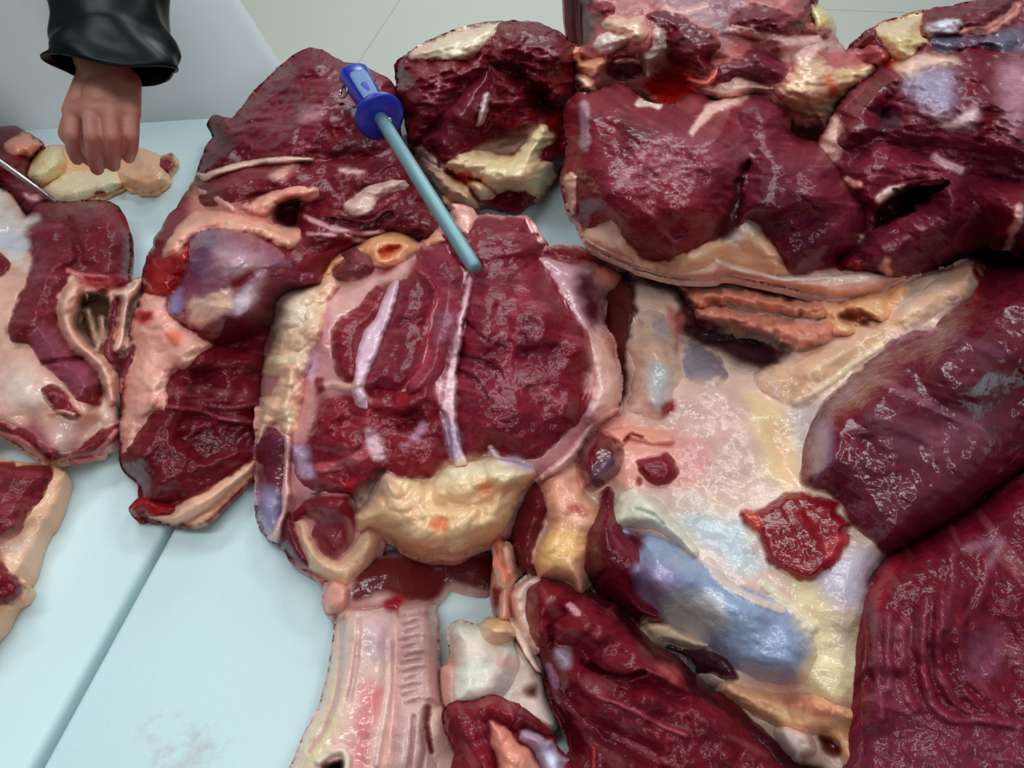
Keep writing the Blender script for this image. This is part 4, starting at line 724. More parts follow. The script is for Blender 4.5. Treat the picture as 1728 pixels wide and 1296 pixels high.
# --- O: grey-pink tripe-like flap, bottom centre-left
piece('skirt_flap', 'grey-pink wrinkled flap hanging below the central piece, bottom edge', 'meat',
    X2('330,340 350,220 420,140 600,60 900,20 1250,20 1330,100 1320,260 1200,260 1090,230 1040,290 985,340 1000,420 1002,650 1012,780 1022,900 1045,960 1055,1050 1105,1180 1120,1420 90,1420 138,1296 218,1100 300,950 356,750 395,500 400,400 350,400'),
    (212, 176, 166), [(560, 1010, .03), (640, 960, .03), (760, 965, .012), (820, 950, .012), (620, 1080, .045), (700, 1080, .04), (730, 1150, .035), (590, 1200, .045), (680, 1250, .05), (560, 1290, .045), (760, 1290, .03)], [
    paint(X2('600,60 1330,60 1330,260 1090,230 1000,320 840,330 700,280 540,330 480,300'), (112, 36, 40), 10), paint(X2('480,360 620,330 820,340 800,400 640,400'), (170, 100, 100), 12),
    lobe('flap_tip', X2('325,330 345,215 420,200 480,250 470,330 420,390 360,405'), (224, 160, 136), 'f', amp=.010, w=14, rag=0),
    lobe('outer_sheet', X2('400,420 470,380 620,370 760,360 760,600 740,800 720,1000 700,1200 680,1420 110,1420 160,1296 240,1100 320,950 375,750'), (220, 186, 172), 'b', amp=.010, w=40, ang=85, rag=1),
    paint(X2('230,1100 330,950 400,700 430,700 420,1000 320,1200 200,1280'), (226, 200, 160), 12), stroke(X2('440,420 430,700 400,900 330,1080 250,1200'), 10, (196, 164, 150), -.003),
    paint(X2('560,800 700,840 640,1000 580,1296 500,1296 520,1000'), (206, 130, 126), 16), paint(X2('680,330 760,290 790,330 720,380'), (170, 30, 48), 6), stroke(X2('720,560 720,800 690,1000 640,1280'), 8, (230, 196, 186), .004),
    stroke(X2('540,420 520,700 480,900'), 8, (200, 166, 160), -.003), paint(X2('590,430 720,420 720,640 600,660 570,560'), (206, 176, 182), 14),
    lobe('frilled_sheet', X2('770,370 840,340 960,330 1002,420 1002,650 1014,780 1024,900 960,960 940,1060 960,1200 1000,1420 700,1420 720,1200 745,950 755,750 765,550'), (204, 168, 164), 'b', amp=.012, w=26, ang=0, rag=1),
    ] + [stroke(X2('%d,%d %d,%d %d,%d' % (778 + 14 * (k % 3), y0 + 16, 890, y0 - 8 + 6 * (k % 2), 1008, y0 + 6)), [4, 10, 17], (176, 138, 136), -.0042, .95, a=.6) for k, y0 in enumerate(range(400, 950, 46))] + [
    stroke(X2('940,950 930,1060 960,1200'), 12, (130, 40, 44), -.006), stroke(X2('860,1000 850,1150 830,1296'), 8, (170, 130, 126), -.004), stroke(X2('910,1080 920,1200 900,1296'), 8, (170, 130, 126), -.004),
    paint(X2('340,1290 380,1250 440,1240 455,1280 440,1360 330,1360'), (70, 36, 28), 5, dz=-.03), stroke(X2('300,1260 380,1200 450,1200 470,1260 460,1340'), 12, (228, 196, 176), .006),
    ], 'b', w=36, fn=.35, ff=.4, lump=.003, rag=1, ang=85, fedge=[(600, 1380, 1, 120), (740, 1380, 1, 60)])

# --- P: white joint
piece('joint_bone', 'white cartilage joint with a round yellow fat knob, beside the wrinkled flap', 'bone',
    X2('1055,500 1115,435 1230,460 1300,415 1400,425 1470,490 1480,560 1560,600 1620,700 1630,850 1700,1050 1600,1080 1300,1000 1080,980 1020,900 1010,720 1070,650'),
    (228, 206, 192), [(790, 1060, .045), (850, 1060, .05), (800, 1150, .045), (870, 1140, .04), (900, 1190, .035)], [
    lobe('cartilage', X2('1060,500 1115,440 1230,470 1320,560 1440,570 1480,680 1440,800 1360,900 1200,930 1090,910 1085,650'), (234, 214, 200), 'c', amp=.010, w=34, rag=0),
    paint(X2('1340,660 1440,640 1440,720 1370,720'), (216, 170, 162), 14), paint(X2('1340,780 1440,720 1460,800 1400,900 1350,880'), (196, 184, 176), 14), paint(X2('1500,840 1570,820 1580,880 1520,880'), (110, 70, 50), 8, dz=-.004),
    lobe('fat_knob', X2('1250,500 1270,440 1340,415 1420,430 1465,490 1440,545 1360,572 1280,555'), (238, 180, 128), 'f', amp=.022, w=26, rag=0, rough=.0004),
    lobe('sheath', X2('1450,560 1540,600 1600,690 1610,760 1560,720 1480,640'), (228, 204, 186), 'b', amp=.008, w=14, rag=1),
    paint(X2('1010,680 1090,660 1095,900 1040,930 1015,850'), (206, 158, 146), 8),
    ], 'c', w=30, fn=.4, ff=.4, lump=.002, rag=0)

# --- M: diagonal strip muscle, bottom
piece('beef_strip', 'long knobbly red muscle strip slanting to the bottom edge below the blue film', 'meat',
    PX('853,1005 870,990 890,972 912,968 940,974 962,980 982,996 1006,1000 1036,1018 1066,1046 1106,1086 1146,1110 1171,1136 1196,1160 1231,1176 1266,1210 1306,1246 1346,1284 1385,1350 950,1350 945,1296 962,1262 955,1222 932,1182 918,1132 900,1090 878,1060 862,1035'),
    (120, 26, 40), [(875, 1010, .045), (930, 1010, .06), (1000, 1060, .07), (950, 1110, .06), (1080, 1150, .075), (1000, 1190, .065), (1200, 1240, .06), (980, 1280, .045), (1100, 1280, .065), (1280, 1290, .05)], [
    paint(PX('985,1000 1040,1020 1110,1088 1200,1160 1310,1248 1390,1340 1330,1340 1180,1190 1060,1080'), (70, 14, 24), 8),  # dark strip painted in as shade of the gap along the plate
    lobe('sheath', X3('185,285 250,215 335,155 385,200 312,262 302,400 332,500 382,600 405,720 365,730 262,570 200,420'), (226, 190, 174), 'b', amp=.008, w=18, rag=.5),
    lobe('muscle', X3('310,262 380,205 470,205 560,250 585,310 560,380 470,440 450,540 380,590 330,500 302,400'), (126, 22, 40), amp=.016, w=36, ang=60, rag=1),
    lobe('muscle', X3('570,330 650,300 780,360 880,470 1000,600 1060,660 1150,720 1220,790 1260,860 1140,860 1000,800 860,800 720,720 620,600 480,560 460,450'), (128, 32, 48), amp=.014, w=34, ang=35, rough=.004, rag=2),
    lobe('muscle', X3('460,600 620,610 720,730 860,810 1000,800 1150,870 1260,870 1420,930 1560,1040 1728,1200 1850,1400 1300,1400 1000,1200 760,1080 600,960 480,800'), (118, 26, 42), amp=.012, w=40, ang=32, rough=.0035, rag=2),
    lobe('muscle', X3('420,760 480,820 600,970 760,1090 1000,1210 1300,1420 560,1420 560,1200 520,1060 450,900'), (104, 20, 34), amp=.010, w=40, ang=40, rough=.003),
    stroke(X3('440,480 450,560 460,640'), 8, (84, 8, 20), -.005), stroke(X3('640,680 760,740 880,770 990,740'), 10, (80, 8, 22), -.006), stroke(X3('720,880 860,930 1060,1030 1240,1110'), 8, (160, 70, 84), .003),
    stroke(X3('800,1100 960,1180 1120,1270'), 8, (150, 70, 80), .002), paint(X3('460,610 540,600 560,690 500,720'), (150, 130, 146), 8), paint(X3('1080,700 1160,720 1210,800 1150,810'), (196, 90, 90), 10),
    stroke(X3('700,1180 700,1300'), 10, (170, 50, 56), .003), stroke(X3('560,350 600,390'), 12, (196, 140, 150), .003), stroke(X3('430,700 480,820'), 12, (150, 110, 140), .003),
    ], w=44, fn=.25, ff=.6, lump=.0045, rag=1, ang=35, fedge=[(1150, 1350, 1, 160)])

# --- N: bottom centre chunk
piece('beef_shin_chunk', 'small red chunk with a peach fat core at the bottom edge, below the white joint', 'meat',
    X2('1030,970 1095,910 1200,908 1300,868 1420,908 1485,950 1590,1015 1660,1100 1720,1200 1790,1296 1850,1430 1110,1430 1095,1200 1040,1080'),
    (130, 36, 48), [(830, 1200, .065), (780, 1220, .055), (900, 1230, .065), (860, 1290, .07), (930, 1290, .055)], [
    lobe('muscle', X2('1032,972 1095,915 1200,912 1300,872 1420,912 1485,955 1480,1100 1400,1050 1300,1010 1290,1120 1340,1280 1380,1430 1120,1430 1100,1200 1045,1080'), (134, 34, 50), amp=.010, w=30, ang=60, rough=.003, rag=3),
    lobe('fat', X2('1300,1020 1380,1040 1430,1090 1480,1150 1540,1190 1600,1296 1650,1430 1400,1430 1350,1280 1300,1120'), (228, 146, 116), 'f', amp=.012, w=22, rough=.004),
    lobe('silverskin', X2('1480,1060 1590,1090 1660,1160 1728,1260 1780,1430 1660,1430 1600,1280 1540,1180 1460,1130'), (168, 140, 160), 'b', amp=.010, w=20, ang=60), paint(X2('1590,1180 1660,1200 1700,1296 1640,1300'), (180, 190, 214), 10),
    lobe('muscle', X2('1430,920 1590,1020 1660,1110 1600,1100 1500,1050 1440,1090 1410,1010'), (110, 22, 44), amp=.010, w=18, ang=40),
    ], w=40, fn=.4, ff=.65, lump=.004, rag=2, ang=60, fedge=[(860, 1330, 1, 120)])

# --- C: left slab
piece('beef_flank', 'long left slab with a pale fat seam and open pocket, under the yellow fat', 'meat',
    PX('-60,300 0,318 20,330 45,362 67,343 115,341 162,339 190,343 204,361 220,395 222,430 218,462 222,478 238,472 240,490 222,520 215,560 205,600 201,629 201,710 204,733 192,763 156,769 116,776 81,782 52,766 17,746 -20,724 -70,710'),
    (210, 166, 146), [(120, 370, .05), (200, 400, .045), (60, 430, .05), (100, 480, .06), (200, 500, .04), (20, 380, .045), (30, 560, .055), (60, 650, .06), (150, 560, .04), (130, 680, .055), (60, 730, .045), (170, 740, .03), (-30, 600, .05), (190, 660, .04)], [
    paint(Z6('120,230 240,110 420,100 700,110 800,320 800,600 640,640 300,520 140,420'), (130, 46, 58), 8),
    lobe('muscle', Z6('150,300 165,260 230,158 400,142 560,138 690,168 762,330 767,450 752,560 760,605 640,665 560,640 480,560 420,540 400,600 350,680 330,780 360,900 430,1000 500,1060 560,1120 590,1200 595,1320 560,1330 450,1300 380,1210 250,1090 160,975 60,955 48,850 100,700 150,600 170,480 200,400 150,350'), (132, 46, 58), amp=.014, w=46, ang=12, rag=1.5),
    paint(Z6('160,900 300,860 420,1000 560,1130 590,1250 450,1280 300,1120 180,980'), (142, 76, 94), 20), paint(Z6('50,850 160,860 160,970 60,955'), (116, 12, 32), 8), paint(Z6('600,180 700,200 750,340 640,300'), (162, 60, 70), 20),
    stroke(Z6('400,250 450,400 470,480'), 16, (116, 24, 38), -.003), stroke(Z6('400,540 480,570 600,580'), 8, (204, 120, 116), .003), stroke(Z6('250,1080 380,1060 480,1050'), 8, (110, 16, 34), -.003),
    lobe('fat_seam', Z6('400,610 450,600 490,640 470,740 440,830 460,900 520,970 610,1050 670,1150 690,1280 640,1330 610,1250 570,1130 500,1060 430,1000 365,905 335,785 352,690'), (226, 176, 146), 'f', amp=.016, w=16, rag=1, rough=.001),
    paint(Z6('480,700 560,675 640,695 665,800 620,980 560,1020 480,920 455,830'), (104, 80, 64), 8, dz=-.022), stroke(Z6('510,780 540,880 570,980'), 12, (176, 150, 124), .008), stroke(Z6('590,820 600,920 570,1000'), 12, (190, 150, 136), .008),
    paint(Z6('480,570 640,580 650,640 560,660 490,640'), (186, 84, 84), 8),
    lobe('muscle', Z6('650,690 700,720 690,850 660,980 700,1040 790,960 780,1180 720,1250 640,1100 600,1010 630,880'), (110, 28, 44), amp=.006, w=14, ang=75),
    lobe('fat_strand', Z6('660,680 780,598 832,588 822,680 745,800 752,960 722,1022 660,1012 690,900 712,720'), (230, 186, 160), 'f', amp=.016, w=14, rag=1),
    paint(Z6('-100,50 0,60 40,150 130,230 230,240 160,290 150,420 160,540 80,500 0,430 -100,400'), (214, 206, 196), 10), paint(Z6('-40,300 60,300 150,380 140,460 60,440 -40,400'), (190, 196, 206), 12),
    lobe('muscle', Z6('-120,400 0,440 62,495 40,560 0,590 -120,620'), (130, 30, 44), amp=.006, w=18),
    paint(Y6('40,80 160,80 240,160 250,300 200,330 60,300 0,200'), (218, 192, 178), 20), paint(Y6('0,380 100,400 200,340 280,440 320,540 200,500 60,430'), (160, 90, 104), 18),
    lobe('muscle', Y6('240,200 300,170 370,190 440,290 490,350 440,380 340,340 290,300'), (128, 30, 40), amp=.005, w=14), stroke(Y6('290,340 360,325 430,345'), 6, (214, 150, 136), .004), paint(Y6('500,220 590,210 580,300 520,330'), (120, 26, 34), 10, dz=-.006),
    paint(Y6('590,300 690,240 690,370 590,380'), (216, 188, 170), 8), paint(Y6('300,440 400,380 520,420 480,500 380,560'), (200, 166, 160), 16),
    lobe('edge_muscle', Y6('-100,330 0,380 150,430 280,530 400,560 560,450 690,380 705,450 560,575 400,605 280,615 120,510 0,455 -100,410'), (122, 32, 46), amp=.005, w=16, ang=10),
    stroke(Y6('0,455 120,500 270,620'), 9, (206, 130, 124), .002), stroke(Y6('400,600 520,590 600,540 680,440'), 9, (190, 120, 116), .002),
    ], 'b', w=40, fn=.2, ff=.6, lump=.0035, rag=1, ang=20, fedge=[(-60, 500, 1, 150)])

# --- D: bottom left
piece('beef_offcut', 'red offcut with a broad peach fat border at the left edge, on the left board', 'meat',
    PX('-60,755 0,776 50,782 85,784 102,790 114,800 108,830 95,860 70,900 42,955 32,975 42,985 36,1010 20,1020 8,1050 -10,1075 -60,1110'),
    (228, 176, 142), [(30, 800, .035), (80, 820, .03), (20, 880, .04), (50, 900, .025), (0, 960, .035), (20, 1000, .025), (-40, 900, .05)], [
    lobe('muscle', Y6('-200,560 0,610 150,640 300,650 310,700 275,790 230,860 150,960 130,1020 60,1080 0,1110 -200,1250'), (126, 38, 50), amp=.010, w=36, ang=15, rag=2),
    lobe('muscle', X5('-200,0 0,30 40,130 145,212 110,315 20,350 -200,420'), (124, 26, 42), amp=.010, w=24, ang=15, rag=2),
    paint(Y6('0,1080 100,1060 200,1100 60,1180 0,1160'), (232, 180, 160), 14),
    ], 'f', w=34, fn=.25, ff=.5, lump=.003, rag=1, fedge=[(-60, 900, 1, 120)])

# --- A: trimmings at far left
piece('meat_trimmings', 'dark red trimming with an orange flake under the knife blade, at the far left edge', 'meat',
    Z1('-200,720 0,738 100,735 160,785 245,850 185,925 155,1000 205,1080 315,1175 250,1190 205,1245 150,1235 60,1130 0,1060 -200,1050'),
    (112, 30, 44), [(20, 235, .03), (40, 290, .03), (60, 330, .025), (0, 300, .035)], [
    lobe('fat_flake', Z1('20,850 100,790 180,785 250,850 190,900 110,915 40,890'), (206, 140, 108), 'f', amp=.010, w=18),
    lobe('muscle', Z1('-150,880 60,900 150,920 160,1000 120,1040 20,1000 -150,1000'), (112, 14, 32), amp=.008, w=20),
    lobe('muscle', Z1('20,1040 120,1050 210,1100 300,1175 200,1235 140,1230 60,1130'), (116, 40, 54), amp=.008, w=20), paint(Z1('140,1120 220,1150 240,1180 160,1160'), (206, 150, 150), 6),
    ], w=30, fn=.3, ff=.6, lump=.003, rag=2, ang=10)
# --- B: yellow fat in the hand
piece('fat_slab', 'pale yellow slab of fat gripped by the hand at the upper left', 'fat',
    Z1('150,1030 180,950 230,890 290,855 350,850 420,850 600,860 790,870 880,888 940,920 1000,905 1035,950 995,1010 982,1070 905,1112 850,1128 780,1105 720,1092 620,1135 540,1155 400,1185 310,1180 230,1105'),
    (216, 168, 118), [(60, 280, .020), (80, 260, .022), (100, 320, .012), (160, 260, .012), (170, 310, .011), (240, 290, .010), (280, 280, .009)], [
    lobe('fat_lump', Z1('148,1030 180,950 235,885 295,852 350,865 385,930 370,1000 320,1050 250,1080 190,1070'), (226, 210, 152), 'f', amp=.012, w=24, rag=1),
    lobe('fat_sheet', Z1('240,1100 320,1050 400,1000 520,1005 640,985 690,1010 720,1090 620,1135 540,1158 400,1188 310,1182'), (226, 212, 164), 'f', amp=.010, w=24, rag=2.5),
    lobe('fat_flap', Z1('690,1000 760,960 800,880 900,890 950,930 975,1010 985,1070 905,1115 850,1130 780,1108 720,1090'), (224, 174, 128), 'f', amp=.012, w=26, rag=3, rough=.002),
    lobe('meat_tip', Z1('915,945 960,905 1005,900 1038,950 1000,1010 965,1010 920,980'), (150, 36, 42), amp=.008, w=12), lobe('meat_tip', Z1('535,1105 590,1095 625,1110 600,1145 550,1140'), (146, 36, 50), amp=.006, w=10),
    ], 'f', w=22, fn=.3, ff=.6, lump=.003, rag=1)

piece('sinew_strand', 'short peach sinew strand hanging over the dark gap above the white joint', 'sinew',
    X2('1320,-30 1430,-10 1455,150 1425,300 1412,440 1330,430 1300,280 1315,120'), (226, 154, 120), [(850, 925, .055), (850, 980, .045), (845, 1040, .04)],
    [paint(X2('1310,250 1345,250 1350,420 1320,430'), (150, 50, 40), 6, dz=-.006), lobe('strand', X2('1370,10 1425,20 1440,150 1415,290 1400,420 1370,420 1365,280 1385,140'), (228, 164, 138), 'f', amp=.007, w=10, rag=1)], 'f', w=18, fn=.5, ff=.6, lump=.002, step=3, rag=1)
# ================================================================== sharpening steel
m_blue = plain('blue_plastic', (22, 42, 168), .3, bump=.05, bscale=300, coat=.2)
m_grip = plain('grey_blue_insert', (96, 128, 176), .5, bump=.3, bscale=500)
m_rod = plain('satin_steel', (128, 164, 170), .5, .35, bump=.05, bscale=700)
m_chrome = plain('chrome', (205, 208, 212), .15, 1.0)
G0 = atz(641, 197, .130); T0 = atz(803, 455, .1235)
ax = (T0 - G0).normalized(); rr, uu, _ = frame_of(ax)
if uu.z < 0: uu = -uu
st = empty('sharpening_steel', tuple(G0)); tag(st, 'sharpening steel with blue handle and round guard lying on the meat', 'sharpening steel')
def relg(bm): return rel(bm, G0)
RL = (T0 - G0).length
prof = [(-.004, .0074), (RL * .5, .0074), (RL - .02, .0072), (RL - .004, .0068), (RL - .001, .0058), (RL, .004)]
link('rod', relg(loft([ring(G0 + ax * t, rr, uu, r, r, 28) for t, r in prof])), m_rod, st, True)
gp = [(-.007, .013), (-.006, .024), (-.004, .0268), (-.001, .0278), (.002, .0270), (.0035, .024), (.004, .010)]
gu = link('guard', relg(loft([ring(G0 + ax * t, rr, uu, r, r, 48) for t, r in gp])), m_blue, st, True)
hp = [(-.004, .0105, .0105), (-.015, .0105, .011), (-.035, .0115, .013), (-.06, .0135, .015), (-.085, .0145, .0155), (-.105, .015, .0155), (-.12, .0165, .015), (-.127, .0155, .013), (-.130, .011, .009)]
ha = link('handle', relg(loft([ring(G0 + ax * t * .8, rr, uu, a * 1.1, b * 1.05, 36, 2.7) for t, a, b in hp])), m_blue, st, True)
bm = loft([ring(G0 + ax * t + uu * (h + .0004), rr, uu, a, .0016, 20, 3.5) for t, a, h in ((-.016, .007, .0102), (-.02, .009, .0110), (-.04, .0098, .0128), (-.06, .0105, .0145), (-.072, .0105, .0150), (-.078, .008, .0150))])
link('grip_insert', relg(bm), m_grip, ha, True)
link('rivet', relg(loft([ring(G0 + ax * t - rr * .0095 - uu * .004, rr, uu, r, r, 14) for t, r in ((.002, .003), (.0052, .003), (.006, .0018))])), m_chrome, gu, True)
# hanging ring at the butt
rc = G0 - ax * .088 + (atz(585, 152, .1) - atz(610, 140, .1)).normalized() * .020 - Vector((0, 0, .004))
bm = bmesh.new(); NR, nr = 32, 10; e1 = Vector((0.55, .25, .8)).normalized(); e2 = e1.cross(ax).normalized()
V = [[bm.verts.new(rc + (e1 * math.cos(a) + ax * math.sin(a)) * (.0085 + .0018 * math.cos(q)) + e2 * .0018 * math.sin(q)) for q in (2 * math.pi * k / nr for k in range(nr))] for a in (2 * math.pi * k / NR for k in range(NR))]
for i in range(NR):
    for k in range(nr): bm.faces.new((V[i][k], V[(i + 1) % NR][k], V[(i + 1) % NR][(k + 1) % nr], V[i][(k + 1) % nr]))
link('hanging_ring', relg(bm), m_chrome, ha, True)

# ================================================================== boning knife in the left foreground trimmings
m_blade = plain('knife_steel', (176, 172, 176), .28, .9, bump=.05, bscale=500)
kt = atz(94, 341, .047); kh = atz(-60, 232, .085); kd = (kh - kt).normalized(); kr, ku, _ = frame_of(kd)
if ku.z < 0: ku = -ku
kn = empty('boning_knife', tuple(kt)); tag(kn, 'thin steel knife blade slicing the trimmings at the far left', 'knife')
LB = (kh - kt).length; sec = []
for t, hgt in ((0, .001), (.012, .006), (.03, .010), (.06, .012), (LB, .014)):
    c = kt + kd * t; sec.append([c + ku * hgt * .5 + kr * .0011, c - ku * hgt * .5, c + ku * hgt * .5 - kr * .0011])
link('blade', rel(loft(sec), kt), m_blade, kn)
link('handle', rel(loft([ring(kt + kd * t, kr, ku, a, b, 20, 2.6) for t, a, b in ((LB - .004, .006, .008), (LB, .009, .012), (LB + .05, .010, .014), (LB + .10, .010, .013), (LB + .115, .009, .014), (LB + .12, .006, .010))]), kt), m_blue, kn, True)
# ================================================================== the worker beyond the table
m_skin = plain('skin', (206, 132, 112), .5, bump=.25, bscale=260, mott=.18)
m_skin.node_tree.nodes['Principled BSDF'].inputs['Subsurface Weight'].default_value = .1
m_skin.node_tree.nodes['Principled BSDF'].inputs['Subsurface Scale'].default_value = .004
m_sleeve = plain('black_rubber', (3, 5, 7), .38, bump=.15, bscale=40, coat=.0, spec=.25)
m_cloth = plain('dark_work_jacket', (30, 34, 40), .8, bump=.2, bscale=300)
m_apron = plain('white_apron', (236, 240, 240), .6, bump=.12, bscale=25)
BODY0 = Vector((-.62, 1.26, -.85))
person = empty('person', tuple(BODY0)); tag(person, 'person in a white apron and black rubber sleeve pressing a hand on the fat', 'person')
def blob(bm, a, b, ra, rb, n=16, m=5):
    """tapered round-ended limb from a to b"""
    a, b = Vector(a), Vector(b); d = b - a; L_ = d.length
    if L_ < 1e-6: d = Vector((0, 0, 1)); L_ = 1e-6
    r, u, d = frame_of(d); R = []
    for k in range(m + 1): t = -math.pi / 2 + math.pi / 2 * k / m; R.append((math.sin(t) * ra, math.cos(t) * ra))
    R2 = [(L_ + math.sin(t) * rb, math.cos(t) * rb) for t in (math.pi / 2 * k / m for k in range(m + 1))]
    rings = [[bm.verts.new(a + d * t + (r * math.cos(2 * math.pi * i / n) + u * math.sin(2 * math.pi * i / n)) * max(q, 1e-4)) for i in range(n)] for t, q in R + R2]
    for A, Bq in zip(rings, rings[1:]):
        for i in range(n): bm.faces.new((A[i], A[(i + 1) % n], Bq[(i + 1) % n], Bq[i]))
    bm.faces.new(rings[0][::-1]); bm.faces.new(rings[-1])
def chain(bm, pts, rad):
    for (p, q, a, b) in zip(pts, pts[1:], rad, rad[1:]): blob(bm, p, q, a, b)
def skin_mesh(name, bm, mat, voxel, parent, smooth=4):
    bmesh.ops.translate(bm, vec=-BODY0, verts=bm.verts)
    o = link(name, bm, mat, parent, True)
    r = o.modifiers.new('remesh', 'REMESH'); r.mode = 'VOXEL'; r.voxel_size = voxel; r.use_smooth_shade = True
    s_ = o.modifiers.new('smooth', 'SMOOTH'); s_.factor = .5; s_.iterations = smooth
    return o
bm = bmesh.new()
HY = .80
def hp_(u, v, y): return at_y(u, v, y)
wrist = hp_(184, 128, .835); elbow = Vector((-.50, 1.06, .36)); shoulder = Vector((-.44, 1.24, .55))
# back of the hand: a fan of metacarpals from the wrist to four knuckles
mcp = [hp_(123, 188, .800), hp_(154, 184, .790), hp_(188, 186, .788), hp_(219, 192, .795)]
pip = [hp_(122, 226, .776), hp_(156, 228, .764), hp_(190, 229, .762), hp_(222, 228, .774)]
dip = [hp_(124, 252, .785), hp_(158, 262, .775), hp_(191, 259, .773), hp_(221, 250, .784)]
tip = [hp_(130, 268, .805), hp_(164, 285, .797), hp_(191, 279, .797), hp_(217, 266, .807)]
rad = [.0081, .0085, .0085, .0077]
wl, wr = hp_(156, 132, .838), hp_(212, 140, .838)
for k in range(4):
    w0 = wl.lerp(wr, k / 3)
    blob(bm, w0, mcp[k], .0165, .0112); 
    chain(bm, [mcp[k], pip[k], dip[k], tip[k]], [.0100, rad[k] + .0003, rad[k], rad[k] * .88])
blob(bm, mcp[0], mcp[1], .011, .0115); blob(bm, mcp[1], mcp[2], .0115, .0115); blob(bm, mcp[2], mcp[3], .0115, .010)
pc_ = (mcp[0] + mcp[1] + mcp[2] + mcp[3]) / 4 + Vector((0, .018, .004)); blob(bm, wl.lerp(wr, .5), pc_, .022, .022)
# thumb leaves the side of the palm and closes under the index finger
th0 = wl.lerp(mcp[0], .35) + Vector((0, .015, 0)); th1 = hp_(118, 225, .828); th2 = hp_(138, 255, .822); th3 = hp_(158, 272, .815)
chain(bm, [th0, th1, th2, th3], [.016, .0125, .011, .0085])
chain(bm, [wl.lerp(wr, .5), wl.lerp(wr, .5).lerp(elbow, .25), wl.lerp(wr, .5).lerp(elbow, .6), elbow, shoulder], [.027, .030, .040, .042, .055])
# the rest of the body, mostly outside the picture
chest = Vector((-.62, 1.28, .40)); hip = Vector((-.62, 1.28, .08)); neck = Vector((-.62, 1.26, .62)); head = Vector((-.62, 1.22, .76))
for dx in (-.09, -.03, .03, .09): blob(bm, hip + Vector((dx, 0, 0)), chest + Vector((dx * 1.25, 0, .06)), .105, .11)
blob(bm, chest + Vector((-.16, 0, .13)), shoulder, .055, .055); blob(bm, chest + Vector((0, 0, .12)), neck, .07, .058); blob(bm, neck, head, .055, .05)
blob(bm, head + Vector((0, .01, .03)), head + Vector((0, -.01, -.03)), .085, .068); blob(bm, head + Vector((0, -.085, .0)), head + Vector((0, -.1, -.02)), .010, .013)
for s_ in (-1, 1):
    blob(bm, head + Vector((s_ * .08, .01, .02)), head + Vector((s_ * .082, .01, -.02)), .014, .011); blob(bm, head + Vector((s_ * .03, -.072, .03)), head + Vector((s_ * .034, -.072, .03)), .012, .012)
blob(bm, head + Vector((-.02, -.07, -.05)), head + Vector((.02, -.07, -.05)), .008, .008)
hc = kt + kd * (LB + .062); side = Vector((kd.y, -kd.x, 0)).normalized(); up = Vector((0, 0, 1))
palm = [hc + kd * q + side * -.010 + up * .020 for q in (-.034, .034)]
chain(bm, [chest + Vector((-.19, 0, .13)), Vector((-.95, 1.22, .30)), (palm[0] + palm[1]) / 2 + Vector((-.02, .05, .07))], [.058, .045, .029])
blob(bm, (palm[0] + palm[1]) / 2 + Vector((-.02, .05, .07)), (palm[0] + palm[1]) / 2, .027, .022); blob(bm, palm[0], palm[1], .017, .017)
for k in range(4):
    q = hc + kd * (-.031 + .021 * k)
    chain(bm, [q + side * -.008 + up * .028, q + side * .020 + up * .016, q + side * .021 - up * .012, q - side * .004 - up * .021], [.0105, .0095, .0088, .0078])
chain(bm, [palm[0] + up * .002, hc - kd * .045 - side * .016 + up * .010, hc - kd * .040 - side * .004 - up * .018], [.0135, .011, .0085])
for s_ in (-1, 1):
    chain(bm, [hip + Vector((s_ * .10, 0, 0)), Vector((-.62 + s_ * .11, 1.27, -.37)), Vector((-.62 + s_ * .11, 1.31, -.78))], [.10, .065, .05]); blob(bm, Vector((-.62 + s_ * .11, 1.33, -.80)), Vector((-.62 + s_ * .13, 1.13, -.815)), .045, .035)
skin_mesh('body', bm, m_skin, .0022, person, 2)
# rubber sleeve with a wide, slack cuff
ca_ = hp_(192, 108, .828); sl = [ca_, hp_(190, 90, .838), hp_(188, 55, .858), hp_(188, 10, .89), hp_(190, -50, .935), elbow + Vector((0, 0, .0)), elbow.lerp(shoulder, .5), shoulder]
rx = [.0655, .0640, .0600, .0600, .060, .060, .062, .066]
Rg = []
cuts = 6
for i in range(len(sl) - 1):
    for q in range(cuts):
        t = q / cuts; Rg.append((sl[i].lerp(sl[i + 1], t), rx[i] * (1 - t) + rx[i + 1] * t))
Rg.append((sl[-1], rx[-1]))
bm = bmesh.new(); RR = []; n = 48
for i, (c, r) in enumerate(Rg):
    d = (Rg[min(i + 1, len(Rg) - 1)][0] - Rg[max(i - 1, 0)][0]); r_, u_, _d = frame_of(d)
    if r_.x < 0: r_ = -r_
    row = []
    for k in range(n):
        a = 2 * math.pi * k / n; f = 1 + .05 * math.sin(3 * a + i * .35) + .035 * math.sin(5 * a - i * .6)
        p = c + (r_ * math.cos(a) + u_ * math.sin(a) * .72) * r * f
        tc_ = (p - c).normalized().dot((Vector((0, 0, CAMH)) - c).normalized())
        if i < 8: p -= d.normalized() * ((.008 * math.cos(a) + .030 * max(0, tc_)) * (1 - i / 8))           # the cuff hangs lower in front
        row.append(bm.verts.new(p))
    RR.append(row)
for A, Bq in zip(RR, RR[1:]):
    for i in range(n): bm.faces.new((A[i], A[(i + 1) % n], Bq[(i + 1) % n], Bq[i]))
bmesh.ops.translate(bm, vec=-BODY0, verts=bm.verts)
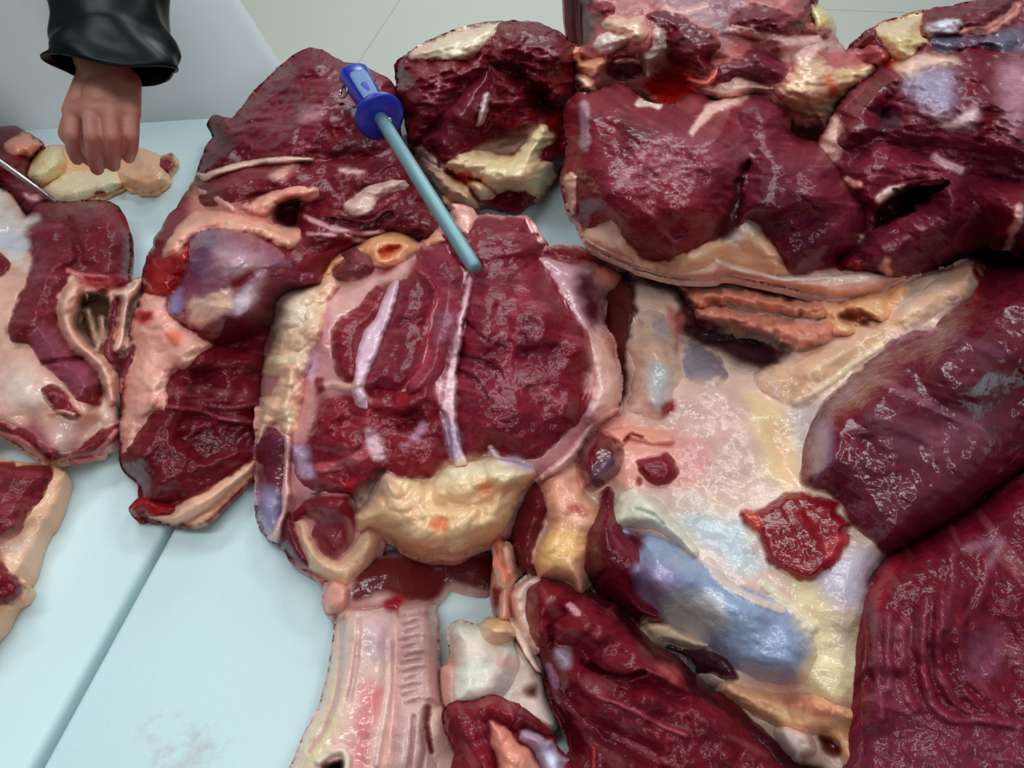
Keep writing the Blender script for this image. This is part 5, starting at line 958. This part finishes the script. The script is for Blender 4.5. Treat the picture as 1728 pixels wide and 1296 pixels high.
so = link('sleeve', bm, m_sleeve, person, True); sm = so.modifiers.new('thick', 'SOLIDIFY'); sm.thickness = .0025; sm.offset = -1
# apron: a curved sheet over chest, belly and thighs
bm = bmesh.new(); rows = []
for j in range(60):
    z = .42 - j * .0185; hw = min(.33, max(.18, .2615 + .45 * (.04 - z)))
    row = []
    for i in range(41):
        s_ = i / 40 * 2 - 1; x = -.62 + s_ * hw * (1.06 if s_ > 0 else 1.0)
        y = 1.085 + .30 * max(0, z) - .03 * max(0, .3 - z) + .13 * abs(s_) ** 2.4 + .010 * math.sin(s_ * 9 + z * 3) * max(0, min(1, (.3 - z) * 2))
        row.append(bm.verts.new((x, max(y, 1.05), z)))
    rows.append(row)
for A, Bq in zip(rows, rows[1:]):
    for i in range(40): bm.faces.new((A[i], A[i + 1], Bq[i + 1], Bq[i]))
bmesh.ops.translate(bm, vec=-BODY0, verts=bm.verts)
ap = link('apron', bm, m_apron, person, True); sm = ap.modifiers.new('thick', 'SOLIDIFY'); sm.thickness = .002
# dark jacket and trousers under the apron
bm = bmesh.new()
for dx in (-.09, -.03, .03, .09): blob(bm, hip + Vector((dx, .01, -.02)), chest + Vector((dx * 1.25, .01, .06)), .116, .12)
blob(bm, chest + Vector((-.17, .01, .13)), chest + Vector((.17, .01, .13)), .068, .068)
chain(bm, [chest + Vector((-.19, 0, .13)), Vector((-.95, 1.22, .30)), Vector((-.95, 1.22, .30)).lerp((palm[0] + palm[1]) / 2 + Vector((-.02, .05, .07)), .75)], [.07, .057, .042])
skin_mesh('jacket', bm, m_cloth, .008, person, 6)
bm = bmesh.new()
for s_ in (-1, 1): chain(bm, [hip + Vector((s_ * .10, .01, 0)), Vector((-.62 + s_ * .11, 1.28, -.37)), Vector((-.62 + s_ * .11, 1.315, -.76))], [.112, .08, .066])
skin_mesh('trousers', bm, m_cloth, .008, person, 6)
bm = bmesh.new(); blob(bm, head + Vector((0, .03, .055)), head + Vector((0, .04, .0)), .082, .075); skin_mesh('hair', bm, plain('dark_hair', (30, 24, 20), .6, bump=.6, bscale=400), .006, person, 3)
